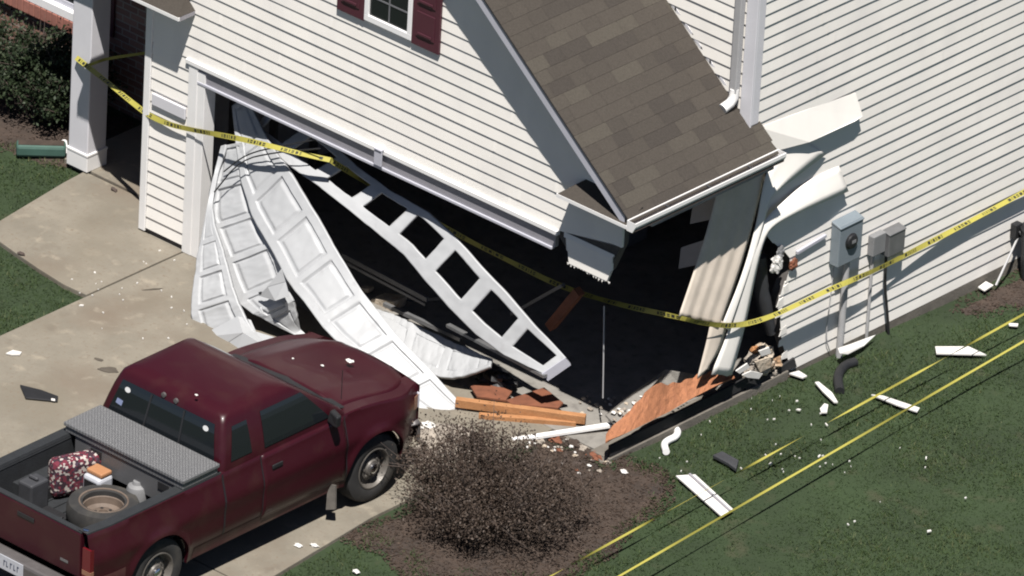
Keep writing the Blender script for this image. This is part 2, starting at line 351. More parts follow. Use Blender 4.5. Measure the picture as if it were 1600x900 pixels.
def chips(name, poly, n, zf, s=(.006, .022), m='mulchchip'):
    p = np.array(poly); lo = p.min(0); hi = p.max(0); x = rng.uniform(lo[0], hi[0], n * 3); y = rng.uniform(lo[1], hi[1], n * 3); k = in_poly(x, y, poly); x = x[k][:n]; y = y[k][:n]; n = len(x)
    z = np.array([zf(a, b) for a, b in zip(x, y)]) + rng.uniform(.010, .022, n)
    a, b = rand_rot(n); a[:, 2] *= .35; b[:, 2] *= .35; L = rng.uniform(*s, n)[:, None]; W = rng.uniform(.004, .010, n)[:, None]
    c = np.stack([x, y, z], 1); V = np.stack([c - a * L - b * W, c + a * L - b * W, c + a * L + b * W, c - a * L + b * W], 1).reshape(-1, 3)
    bulk(name, V, np.arange(4 * n).reshape(n, 4), np.clip(rng.beta(1.6, 3.2, n), 0, 1), M[m], 'stuff')
chips('mulch', BED1, 14000, gz); chips('mulch', BED2, 2500, gz); chips('mulch', BED3, 2500, gz); chips('mulch', BED4, 1500, gz)

def grass():
    N = 230000
    x = rng.uniform(.03, 5.2, N); y = rng.uniform(-6.2, 10.5, N)
    xl = rng.uniform(-10.5, DRV_L - .03, 80000); yl = rng.uniform(-4.5, 1.0, 80000)
    xb = rng.uniform(-.6, .6, 9000); yb = rng.uniform(-6, -2.6, 9000)
    x = np.concatenate([x, xl, xb]); y = np.concatenate([y, yl, yb])
    bare = np.zeros(len(x), bool)
    for b in (BED1, BED2, BED3):
        B_ = np.array(b); c_ = B_.mean(0); inner = ((B_ - c_) * (.80 if b is BED1 else .6) + c_).tolist(); outer = ((B_ - c_) * 1.10 + c_).tolist()
        nz = np.array([noise.noise(Vector((p * 3.1, q * 3.1, 2))) for p, q in zip(x, y)]); u_ = rng.random(len(x))
        bare |= in_poly(x, y, inner) | (in_poly(x, y, b) & (u_ > .35 + 1.3 * nz)) | (in_poly(x, y, outer) & (u_ > .75 + .9 * nz))
    inbed = np.zeros(len(x), bool)
    for b in (BED1, BED2, BED3): inbed |= in_poly(x, y, b)
    bare |= in_poly(x, y, BED4) & (rng.random(len(x)) > .35)
    wk = [(q[0], q[1]) for q in poly]; bare |= in_poly(x, y, wk)
    bare |= (x < .02) & (y > .0) & (x > -6.4); bare |= (x > DRV_L - .02) & (x < np.where(y > -2.6, -.72, -.74 + .095 * np.clip(-2.6 - y, 0, 2)))
    bare |= (x < -6.3) & (y > .45) & (x > -7.9)
    # keep only what the view or a view a step aside can hold
    d = np.stack([x - CAM[0], y - CAM[1], -.1 - CAM[2] + 0 * x], 1); dz = d @ _f; px = 800 + FPX * (d @ CR) / dz; py = 450 - FPX * (d @ CU) / dz
    bare |= (px < -160) | (px > 1760) | (py < -60) | (py > 1010)
    pn = np.array([1.1 * noise.noise(Vector((a * .8, b * .8, 0))) + .7 * noise.noise(Vector((a * 2.3, b * 2.3, 5))) + .5 * noise.noise(Vector((a * 6.1, b * 6.1, 8))) for a, b in zip(x[~bare], y[~bare])])
    x, y, inbed = x[~bare], y[~bare], inbed[~bare]; keep = rng.random(len(x)) < np.clip(.85 + .6 * pn, .3, 1); worn = np.array([noise.noise(Vector((a * 2.2, b * 1.4, 11))) for a, b in zip(x, y)]) + .75 * np.clip(1.1 - np.abs(x - .1), 0, 1) * (x > 0); keep &= rng.random(len(x)) > np.clip((worn - .5) * 1.5, 0, .7); x, y, pn, inbed = x[keep], y[keep], pn[keep], inbed[keep]; n = len(x)
    z = np.array([gz(a, b) for a, b in zip(x, y)]) - .006 + .016 * inbed
    h = rng.uniform(.016, .042, n) * (1 + .4 * pn); th = rng.uniform(0, 2 * np.pi, n); wv = rng.uniform(.004, .008, n)
    lean = rng.normal(0, .028, (n, 2)); c = np.stack([x, y, z], 1); s = np.stack([np.cos(th) * wv, np.sin(th) * wv, 0 * th], 1)
    V = np.stack([c - s, c + s, c + np.stack([lean[:, 0], lean[:, 1], h], 1)], 1).reshape(-1, 3)
    tone = np.clip(.38 + .38 * pn + rng.normal(0, .16, n), 0, 1); dry = rng.random(n) < .05; tone[dry] = np.clip(tone[dry] + .5, 0, 1)
    bulk('grass', V, np.arange(3 * n).reshape(n, 3), tone, M['blade'], 'stuff')
grass()
# stains and cracks on the driveway
def blob_patch(name, c, rx, ry, m, ang=0, n=26, z=.004, seed=0):
    mb = MB(); pts = []
    for k in range(n):
        a = 2 * math.pi * k / n; r = 1 + .5 * noise.noise(Vector((math.cos(a) * 1.6 + seed, math.sin(a) * 1.6, seed)))
        x, y = rx * r * math.cos(a), ry * r * math.sin(a); pts.append((c[0] + x * math.cos(ang) - y * math.sin(ang), c[1] + x * math.sin(ang) + y * math.cos(ang), z))
    mb.face(pts); tag(mb.build(name, m), kind='structure')
blob_patch('driveway_stain', P(170, 578, z=0), .10, .05, M['grime'], .6, z=.003, seed=1)
blob_patch('driveway_stain', P(155, 562, z=0), .06, .02, M['grime'], .2, z=.003, seed=4)
blob_patch('driveway_stain', P(240, 452, z=0), .10, .012, M['grime'], 1.0, z=.003, seed=6)

# ================================================================== the house
house = thing('house', (-3.1, 0, 0), 'white vinyl sided house with its garage front corner torn open', 'house')
WL = -6.32          # left outer wall of the garage
YM = 1.79           # front plane of the main house, set back from the garage
RZ0, RX0, RS = 2.78, .25, .82
def roof_z(x): return RZ0 + RS * (RX0 - x) if x > -3.16 else RZ0 + RS * (RX0 - (-6.32 - x))
LAP, COURSE = .0118, .1305
def siding(mb, axis, z0, z1, ivals, c=0.):
    """real lapped courses; ivals(z) -> list of (h0,h1) along the wall"""
    def pt(h, z, o): return (h, c - o, z) if axis == 'front' else (c + o, h, z)
    z = z0
    while z < z1 - .01:
        zt = min(z + COURSE, z1); A = ivals(z + .003); B = ivals(zt - .003)
        for (a, b) in zip(A, B):
            if a[1] - a[0] < .004 and b[1] - b[0] < .004: continue
            ns = max(1, int((max(a[1], b[1]) - min(a[0], b[0])) / .45)); row = round(z / COURSE)
            def wob(h): return LAP * (1 + .28 * noise.noise(Vector((h * .8, row * 1.7, 0)))), .0045 * noise.noise(Vector((h * .7, row * .37, 7)))
            for q in range(ns):
                A0, A1, B0, B1 = lerp(a[0], a[1], q / ns), lerp(a[0], a[1], (q + 1) / ns), lerp(b[0], b[1], q / ns), lerp(b[0], b[1], (q + 1) / ns)
                (o0, d0), (o1, d1) = wob(A0), wob(A1)
                mb.face([pt(A0, z + d0, o0), pt(A1, z + d1, o1), pt(B1, zt + .012, -.001), pt(B0, zt + .012, -.001)])
                mb.face([pt(A0, z + d0, -.001), pt(A1, z + d1, -.001), pt(A1, z + d1, o1), pt(A0, z + d0, o0)])
            # overlap of two lengths of siding
            sj = a[0] + (.9 + 2.9 * abs(noise.noise(Vector((row * 3.3, 1, 4)))) * 2)
            while sj < a[1] - .2:
                mb.face([pt(sj, z + .004, LAP + .0025), pt(sj + .04, z + .004, LAP + .0005), pt(sj + .04, zt - .014, .0015), pt(sj, zt - .014, .0035)]); sj += 3.66
            if a[1] - a[0] > .05: mb.mesh([pt(a[1], z, LAP), pt(b[1], zt, 0), pt(b[1], zt, -.02), pt(a[1], z, -.02)], [(0, 1, 2, 3)])
        z = zt
# --- garage front, siding over the door with the gable
DL, DR, DH = -5.50, -.84, 2.02     # door opening
def gable(z):
    u = (z - 2.70) / RS if z > 2.70 else 0
    r = -.002 - max(0, (z - (roof_z(0) - .12)) / RS); l = -6.32 - r
    if z < 2.18: r = min(r, -.84)
    return [(l + .06 if z < 2.9 else l, r)]
m = MB(); siding(m, 'front', 2.15, 5.35, gable); m.build('garage_front_siding', M['siding'], house)
m = MB(); siding(m, 'front', .06, 2.15, lambda z: [(WL + .08, -5.70)]); m.build('door_pier_siding', M['siding'], house)
# the right pier is gone below; a torn remnant hangs under the eave
def torn(z):
    a = -.70 + .03 * math.sin(z * 61) + (.02 if z < 1.98 else -.02); b = -.10 + .02 * math.sin(z * 47)
    if z < 1.93: a += .02; b -= .05
    return [(a, b)]
m = MB(); siding(m, 'front', 1.855, 2.15, torn); m.build('torn_pier_siding', M['siding'], house)
m = MB()
for k in range(14):
    x = lerp(-.66, -.14, k / 13); h = random.uniform(.015, .05); m.face([(x - .02, -.006, 1.86), (x + .022, -.006, 1.86), (x + random.uniform(-.012, .012), -.008, 1.86 - h)])
m.build('torn_edge', M['siding'], house)
# sheathing behind the siding: blocks the light
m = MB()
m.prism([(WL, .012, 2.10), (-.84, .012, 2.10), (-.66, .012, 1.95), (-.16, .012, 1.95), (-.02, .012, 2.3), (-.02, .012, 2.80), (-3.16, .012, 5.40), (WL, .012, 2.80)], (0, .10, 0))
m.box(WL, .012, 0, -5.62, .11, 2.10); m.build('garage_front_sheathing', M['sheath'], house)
# corner posts and door trim
m = MB(); m.box(WL - .012, -.02, .02, WL + .075, .09, 2.62); m.build('corner_post', M['trim'], house, bevel=.006)
m = MB(); m.box(-5.72, -.028, .0, -5.60, .01, 2.10); m.box(-5.60, -.022, .0, -5.50, .14, 2.06); m.build('door_jamb', M['trim'], house, bevel=.004)
m = MB(); m.box(-5.76, -.040, 2.105, -.80, .01, 2.152); m.build('door_header_cap', M['trim'], house, bevel=.004)
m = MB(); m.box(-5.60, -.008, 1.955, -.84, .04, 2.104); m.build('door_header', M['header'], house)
m = MB(); m.box(-5.60, -.028, 1.925, -.87, .02, 1.953); m.build('door_stop', M['fascia'], house, bevel=.004)
c = P(592, 236, y=-.06); m = MB(); m.box(c.x - .05, -.075, 1.985, c.x + .05, -.057, 2.165); m.box(c.x - .05, -.085, 2.155, c.x + .05, .0, 2.17); m.build('header_bracket', M['fascia'], house, bevel=.004)
q = P(272, 172, y=-.03); m = MB(); m.prism([(-6.20, -.012, 1.47), (-5.74, -.012, 1.47), (-5.74, -.012, 1.60), (-6.20, -.012, 1.60)], (0, -.026, 0)); m.build('loose_siding_strip', M['post'], house, bevel=.008)
# --- right side wall: torn edge measured along the hole
hole = [(1236, 578), (1225, 549), (1218, 527), (1220, 505), (1214, 478), (1217, 463), (1228, 436), (1238, 412), (1225, 392), (1196, 372), (1190, 340), (1196, 300), (1200, 262), (1188, 215), (1172, 186)]
hz = sorted([(P(a, b, x=0).z, P(a, b, x=0).y) for a, b in hole]); hzz = [a for a, b in hz]; hyy = [b for a, b in hz]
def side_edge(z): return float(np.interp(z, hzz, hyy)) if z < hzz[-1] else YM
SIDE_TOP = 6.4
def side_iv(z):
    e = side_edge(z)
    if z < 2.9: e += .02 * noise.noise(Vector((z * 9, 0, 0)))
    return [(e, 12.)]
m = MB(); siding(m, 'side', -.04, SIDE_TOP, side_iv); m.build('side_wall_siding', M['siding'], house)
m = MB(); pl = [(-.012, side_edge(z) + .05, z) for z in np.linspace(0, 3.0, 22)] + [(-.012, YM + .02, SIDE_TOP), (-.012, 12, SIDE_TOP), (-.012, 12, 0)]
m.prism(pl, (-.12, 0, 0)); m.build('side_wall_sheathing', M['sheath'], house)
m = MB(); m.box(-.2, 2.62, -.6, .010, 12, -.045); m.box(-.2, -.05, -.6, .052, 2.60, .0); m.build('foundation', M['foundation'], house, bevel=.005)
# main house front above the garage roof
m = MB(); siding(m, 'front', 2.85, SIDE_TOP, lambda z: [(max(-3.3, -.0 - (z - roof_z(0) + .25) / RS) if z < 5.4 else -3.3, -.11)], c=YM); m.build('upper_front_siding', M['siding'], house)
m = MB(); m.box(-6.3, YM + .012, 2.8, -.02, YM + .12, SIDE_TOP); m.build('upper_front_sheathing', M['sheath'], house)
m = MB(); m.box(-.115, YM - .024, 2.96, .026, YM - .002, SIDE_TOP); m.box(.0, YM - .002, 2.98, .026, YM + .10, SIDE_TOP); m.build('corner_post', M['post'], house, bevel=.005)
# step flashing along the upper wall
m = MB()
for k in range(9):
    x = -.05 - k * .12; m.prism([(x, YM - .003, roof_z(x) + .015), (x - .14, YM - .003, roof_z(x - .14) + .015), (x - .14, YM - .003, roof_z(x - .14) + .055), (x, YM - .003, roof_z(x) + .055)], (0, -.004, 0))
m.build('step_flashing', M['post'], house)
# downspout, ending in a kick elbow on the roof
dx = -.165
m = MB(); m.box(dx - .042, YM - .10, 3.30, dx + .042, YM - .03, SIDE_TOP); m.build('downspout', M['pipe'], house, bevel=.01)
m = MB(); m.tube([(dx, YM - .065, 3.34), (dx, YM - .065, 3.25), (dx - .01, YM - .10, 3.19), (dx - .02, YM - .2, 3.155)], [.048, .05, .05, .052], 10); m.build('downspout_elbow', M['trim'], house, smooth=True)
# --- roof
m = MB(); OV = .235
def slab(side):
    mir = (lambda x: x) if side > 0 else (lambda x: -6.32 - x)
    ye = YM if side > 0 else 3
    a = [(mir(.27), -OV + .01, roof_z(.27) - .004), (mir(.27), 1.91, roof_z(.27) - .004), (mir(.02), 1.91, roof_z(.02) - .004), (mir(.0), ye, roof_z(0) - .004), (mir(-3.16), ye, roof_z(-3.16) - .004), (mir(-3.16), -OV + .01, roof_z(-3.16) - .004)]
    if side < 0: a = [a[0], (mir(.27), 2.2, roof_z(.27) - .004), (mir(-3.16), 2.2, roof_z(-3.16) - .004), a[5]]
    m.prism(a, (0, 0, -.06))
slab(1); slab(-1); m.build('roof_deck', M['sheath'], house)
def shingles(side):
    mb = MB(); mir = (lambda x: x) if side > 0 else (lambda x: -6.32 - x); cs = 1 / math.sqrt(1 + RS * RS); s = -.03; row = 0
    L = (3.16 + .27) / cs
    while s < L:
        y = -OV - .02 - random.uniform(0, .3)
        while y < 1.95:
            wdt = random.choice([.22, .30, .38, .38, .46]); y0 = max(y, -OV - .015); y1 = y + wdt - .002; y += wdt
            xa = .27 - s * cs; yl = 1.93 if xa > .0 else YM - .012
            if side < 0: yl = YM - .012
            y1 = min(y1, yl)
            if y1 - y0 < .02: continue
            xb = .27 - min(L, s + .17) * cs; t = random.choice([.0, .2, .35, .45, .5, .6, .75, 1.]) + random.uniform(-.1, .1); h = .006
            za, zb = roof_z(xa), roof_z(xb); pts = [(mir(xa), y0, za + h), (mir(xa), y1, za + h), (mir(xb), y1, zb + .001), (mir(xb), y0, zb + .001)]
            mb.face(pts, t); mb.face([(mir(xa), y0, za - .002), (mir(xa), y1, za - .002), pts[1], pts[0]], t)
            mb.face([pts[1], pts[2], (pts[2][0], pts[2][1], pts[2][2] - .006), (pts[1][0], pts[1][1], pts[1][2] - .006)], t)
        s += .143; row += 1
    return mb
r1 = shingles(1).build('roof', M['shingle'], house); r2 = shingles(-1).build('roof', M['shingle'], house)
# rake fascias, soffits, drip edge
def rake(side):
    mir = (lambda x: x) if side > 0 else (lambda x: -6.32 - x); a, b = .20, -3.16
    m = MB(); m.prism([(mir(a), -OV, roof_z(a) - .155), (mir(b), -OV, roof_z(b) - .155), (mir(b), -OV, roof_z(b) - .028), (mir(a), -OV, roof_z(a) - .028)], (0, .018, 0)); m.build('rake_fascia', M['fascia'], house)
    m = MB(); m.prism([(mir(.26), -OV - .012, roof_z(.26) - .026), (mir(b), -OV - .012, roof_z(b) - .026), (mir(b), -OV - .012, roof_z(b) - .002), (mir(.26), -OV - .012, roof_z(.26) - .002)], (0, .03, 0)); m.build('drip_edge', M['darkgrey'], house)
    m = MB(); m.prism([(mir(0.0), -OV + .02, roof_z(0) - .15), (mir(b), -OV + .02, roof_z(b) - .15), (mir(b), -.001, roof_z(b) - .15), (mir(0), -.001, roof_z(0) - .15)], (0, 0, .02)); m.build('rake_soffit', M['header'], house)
rake(1); rake(-1)
# eave returns (little hipped shelf at both ends of the gable) and side soffits
def eave_return(side):
    mir = (lambda x: x) if side > 0 else (lambda x: -6.32 - x)
    m = MB(); m.face([(mir(-.64), -OV - .02, 2.705), (mir(.24), -OV - .02, 2.705), (mir(.24), -.01, 2.83), (mir(-.50), -.01, 2.83)], .4); m.face([(mir(-.64), -OV - .02, 2.705), (mir(-.50), -.01, 2.83), (mir(-.64), -.01, 2.70)], .4); m.build('return_shingles', M['shingle'], house)
    m = MB(); m.box(min(mir(-.65), mir(.33)), -OV - .025, 2.668, max(mir(-.65), mir(.33)), -OV - .006, 2.704); m.build('return_edge', M['trim'], house)
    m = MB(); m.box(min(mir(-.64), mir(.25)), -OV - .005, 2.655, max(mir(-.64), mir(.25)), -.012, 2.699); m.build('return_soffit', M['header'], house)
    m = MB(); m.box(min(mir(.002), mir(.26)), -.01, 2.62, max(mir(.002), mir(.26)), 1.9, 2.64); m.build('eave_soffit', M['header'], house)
    # gutter
    g0, g1 = -OV - .03, 1.925
    m = MB(); pr = [(.262, 2.775), (.262, 2.665), (.335, 2.665), (.372, 2.735), (.372, 2.772), (.360, 2.772), (.360, 2.74), (.328, 2.677), (.274, 2.677), (.274, 2.775)]
    m.prism([(mir(a), g0, b) for a, b in pr], (0, g1 - g0, 0)); gt = m.build('gutter', M['trim'], house)
    m = MB(); m.prism([(mir(a), g0 - .004, b) for a, b in [(.262, 2.775), (.262, 2.665), (.335, 2.665), (.372, 2.735), (.372, 2.772)]], (0, .004, 0)); m.build('gutter_end_cap', M['trim'], gt); m = MB(); m.prism([(mir(a), g1, b) for a, b in [(.262, 2.775), (.262, 2.665), (.335, 2.665), (.372, 2.735), (.372, 2.772)]], (0, .004, 0)); m.build('gutter_end_cap', M['trim'], gt)
    m = MB(); m.box(min(mir(.275), mir(.358)), g0 + .01, 2.679, max(mir(.275), mir(.358)), g1 - .01, 2.70); m.build('gutter_fill', M['bark'], gt)  # dark brown fill along the gutter bottom
    for yy in (.25, .85, 1.45): m = MB(); m.box(min(mir(.27), mir(.366)), yy, 2.757, max(mir(.27), mir(.366)), yy + .02, 2.762); m.build('gutter_strap', M['darkgrey'], gt)
eave_return(1); eave_return(-1)
# --- gable window with maroon shutters
wx0, wx1, wz0, wz1 = -3.42, -2.80, 3.46, 4.65
m = MB()
for (a, b, c2, d) in [(wx0, wz0, wx1, wz0 + .065), (wx0, wz1 - .06, wx1, wz1), (wx0, wz0 + .065, wx0 + .055, wz1 - .06), (wx1 - .055, wz0 + .065, wx1, wz1 - .06)]: m.box(a, -.045, b, c2, -.002, d)
wf = m.build('window', M['winwhite'], house, bevel=.004)
m = MB(); m.box(wx0 + .055, -.022, wz0 + .065, wx1 - .055, -.014, wz1 - .06); m.build('pane', M['glass'], wf)
m = MB(); cx = (wx0 + wx1) / 2; m.box(cx - .008, -.027, wz0 + .066, cx + .008, -.0225, wz1 - .06)
for zz in (wz0 + .27, wz0 + .55): m.box(wx0 + .056, -.0275, zz - .008, wx1 - .056, -.0226, zz + .008)
m.build('window_grid', M['muntin'], wf)
for sx in (-1, 1):
    x0 = wx1 + .004 if sx > 0 else wx0 - .364; x1 = x0 + .36; m = MB(); m.box(x0, -.042, wz0 - .02, x1, -.011, wz1); sh = m.build('shutter', M['shutter'], house, bevel=.005)
    m = MB()
    for (za, zb) in [(wz0 + .09, wz0 + .36), (wz0 + .44, wz1 - .1)]:
        m.box(x0 + .06, -.052, za, x1 - .06, -.0425, zb)
        m.box(x0 + .09, -.062, za + .02, x1 - .09, -.0525, za + .05)
    m.build('shutter_panel', M['shutter'], sh, bevel=.006)
# --- interior of the garage
m = MB(); m.box(-6.2, -.0, -.12, -.02, 6.0, -.003); m.build('garage_floor', M['slab'], house)
m = MB(); m.box(-6.31, .115, 0, -6.2, 6, 2.6); m.box(-6.31, 6, 0, -.14, 6.1, 2.6); m.build('garage_inner_wall', M['interior'], house)
m = MB(); m.box(-6.31, .12, 2.52, -.02, 6.1, 2.58); m.box(-.35, .12, 2.56, .25, 1.9, 2.60); m.build('garage_ceiling', M['interior'], house)
m = MB(); m.box(-6.31, 2.2, 5.4, .0, 12, 5.5); m.box(-14, 5, 2.9, -6.32, 12, 5.5); m.build('upper_floor', M['sheath'], house)
m = MB()
m.prism([(-6.6, 1.4, 6.38), (.45, 1.4, 6.38), (.45, 12.3, 6.38), (-6.6, 12.3, 6.38)], (0, 0, .12)); m.prism([(.45, 1.4, 6.5), (.45, 6.9, 9), (.45, 12.3, 6.5)], (-7.05, 0, 0)); m.build('main_roof', M['sheath'], house)
for y in np.arange(.5, 6, .61): m = MB(); m.box(-6.198, y, 0, -6.11, y + .04, 2.5); m.build('wall_stud', M['rim'], house)
for x in np.arange(-5.9, -.3, .61): m = MB(); m.box(x, 5.91, 0, x + .04, 5.998, 2.5); m.build('wall_stud', M['rim'], house)
# --- porch on the left
m = MB(); cxm, cym = -7.66, .60; m.box(cxm - .135, cym - .135, .02, cxm + .135, cym + .135, 2.5); pc = m.build('porch_column', M['post'], house, bevel=.01)
m = MB(); m.box(cxm - .15, cym - .15, .19, cxm + .15, cym + .15, .22); m.box(cxm - .145, cym - .145, .02, cxm + .145, cym + .145, .19); m.build('column_base', M['trim'], pc, bevel=.006)
m = MB(); m.prism([(-8.25, .25, 2.5), (-6.66, .25, 2.5), (-6.66, YM + .0, 2.5), (-8.25, YM + .0, 2.5)], (0, 0, .16)); m.prism([(-6.66, .6, 2.5), (-6.34, .6, 2.5), (-6.34, 2.2, 2.5), (-6.66, 2.2, 2.5)], (0, 0, .11)); m.box(-7.06, -.25, 2.70, -6.70, .245, 2.86); m.build('porch_roof_and_shade_box', M['header'], house)  # last box is unseen, added to throw the corner shadow on the column
m = MB(); m.box(-14, YM, -.2, -7.70, YM + .2, .74); m.box(-8.75, YM + .001, .74, -7.70, YM + .2, 2.7); m.box(-14, YM + .001, 2.1, -8.75, YM + .2, 2.9); m.build('brick_wall', M['brick'], house)
m = MB(); xx = -12
while xx < -8.72: m.box(xx, YM - .06, .60, xx + .072, YM - .002, .74); xx += .082
m.build('brick_sill', M['brickedge'], house, bevel=.006)
m = MB(); m.box(-12, YM - .05, .742, -8.80, YM + .1, .84); m.box(-8.86, YM - .02, .84, -8.80, YM + .1, 2.1); wf2 = m.build('window', M['winwhite'], house, bevel=.006)
m = MB(); m.box(-12, YM + .03, .84, -8.86, YM + .05, 2.1); m.build('pane', M['glass'], wf2)
m = MB(); m.box(-12, YM + .01, .84, -8.86, YM + .026, .90); m.build('sash', M['fascia'], wf2)
m = MB(); m.box(-8.795, YM - .03, .76, -8.45, YM - .001, 2.1); m.build('shutter', M['shutter'], house, bevel=.005)
m = MB(); m.box(-7.7, 3.0, 0, -6.32, 3.1, 2.6); m.box(-7.75, YM + .2, 0, -7.70, 3.0, 2.6); m.build('entry_wall', M['interior'], house)

# --- peeled siding courses on the side wall, still hanging from it
def peel(pts, name='peeled_siding', m_='siding', th=.004):
    """pts: (px,py,x-out)"""
    mb = MB(); v = [P(a, b, x=c3) for a, b, c3 in pts]; mb.prism(v, (-th, 0, 0)); return mb.build(name, M[m_], house)
peel([(1186, 199, .012), (1262, 171, .012), (1337, 145, .012), (1348, 181, .075), (1337, 189, .09), (1265, 222, .10), (1216, 235, .06)])
def resample(pts, n):
    pts = [Vector(p) for p in pts]; d = [0]
    for a, b in zip(pts, pts[1:]): d.append(d[-1] + (b - a).length)
    out = []
    for i in range(n):
        s = d[-1] * i / (n - 1); k = 0
        while k < len(d) - 2 and d[k + 1] < s: k += 1
        t = (s - d[k]) / max(1e-9, d[k + 1] - d[k]); out.append(pts[k].lerp(pts[k + 1], t))
    return out
def smooth_line(pts, it=2):
    for _ in range(it):
        q = [pts[0]]
        for a, b in zip(pts, pts[1:]): q += [a.lerp(b, .25), a.lerp(b, .75)]
        q.append(pts[-1]); pts = q
    return pts
def hang(left, right, flutes, depth, name, m_, n=40, tear=0):
    L = resample(smooth_line([P(a, b, x=c3) for a, b, c3 in left]), n); R = resample(smooth_line([P(a, b, x=c3) for a, b, c3 in right]), n); rows = []; mm = flutes * 4
    for i in range(n):
        row = []
        for k in range(mm + 1):
            t = k / mm; p = L[i].lerp(R[i], t); ph = (t * flutes) % 1.0 if k < mm else 1
            o = depth * (ph if ph < .75 else (1 - ph) * 3) ; p = p + Vector((.75, -.55, .2)) * o
            if tear and i == n - 1: p.z -= random.uniform(0, tear)
            row.append(p)
        rows.append(row)
    mb = MB(); mb.grid(rows); return mb.build(name, M[m_], house, smooth=True, solid=.004)
hang([(1128, 268, -.02), (1108, 350, .02), (1084, 425, .06), (1061, 492, .10)], [(1196, 268, -.01), (1188, 305, .03), (1164, 400, .08), (1126, 508, .12)], 4, .03, 'hanging_siding', 'tan_siding', tear=.03)
hang([(1112, 495, .10), (1104, 535, .11), (1090, 588, .12)], [(1138, 505, .13), (1126, 545, .13), (1108, 572, .13)], 1, .02, 'hanging_siding', 'tan_siding', tear=.05)
hang([(1250, 213, .012), (1225, 228, .03), (1200, 262, .05), (1190, 300, .07), (1182, 350, .10), (1160, 430, .12), (1128, 508, .13)], [(1291, 241, .03), (1257, 267, .10), (1228, 289, .12), (1205, 306, .13), (1198, 335, .13), (1180, 400, .14), (1141, 515, .15)], 1, .012, 'peeled_siding', 'siding', tear=.02)
hang([(1311, 259, .012), (1262, 281, .03), (1216, 322, .08), (1192, 346, .11), (1179, 385, .13), (1160, 430, .13), (1140, 515, .13), (1112, 582, .14)], [(1326, 299, .07), (1290, 315, .11), (1250, 332, .13), (1206, 355, .14), (1193, 378, .15), (1181, 430, .15), (1165, 510, .15), (1144, 585, .15)], 1, .012, 'peeled_siding', 'siding', tear=.04)
# loose wrap curling in the hole and torn scraps on its edge
m = MB(); m.tube([P(1190, 400, x=-.10), P(1188, 440, x=-.12), P(1195, 480, x=-.12), P(1205, 520, x=-.10)], [.05, .075, .075, .05], 10); m.build('torn_house_wrap', M['darkgrey'], house, smooth=True)
m = MB(); crumple(m, P(1214, 412, x=.03), .075, seed=3, sq=(.5, 1, 1.2)); m.build('torn_insulation', M['chip'], house)
m = MB(); crumple(m, P(1219, 396, x=.03), .06, seed=8, sq=(.4, .8, 1.2)); m.build('torn_insulation', M['util'], house)
m = MB(); crumple(m, P(1240, 413, x=.03), .055, seed=5, sq=(.5, 1, 1)); m.build('torn_insulation', M['redwood'], house)
m = MB(); m.beam(P(1245, 395, x=.03), P(1290, 368, x=.025), .03, .03); m.build('splintered_lath', M['fascia'], house)
for k, (a, b) in enumerate([(1222, 553), (1217, 533), (1221, 514), (1214, 487), (1216, 470), (1224, 448)]):
    q = P(a, b, x=.006); m = MB(); m.prism([q, q + Vector((0, .07, .02)), q + Vector((0, .08, -.07)), q + Vector((0, random.uniform(-.05, .01), random.uniform(-.09, -.05)))], (.006, 0, 0)); m.build('torn_edge', M['siding'], house)
# wall base under the hole: black band along the foundation
m = MB(); m.prism([(.004, -.03, .0), (.004, 2.0, .03), (.004, 2.0, .14), (.004, -.03, .13)], (.03, 0, 0)); m.build('black_base_band', M['blackband'], house, bevel=.004)
m = MB(); m.prism([(.004, 1.98, .0), (.004, 2.75, -.02), (.004, 2.70, .10), (.004, 2.3, .05), (.004, 1.98, .13)], (.028, 0, 0)); m.build('black_base_band', M['blackband'], house, bevel=.004)

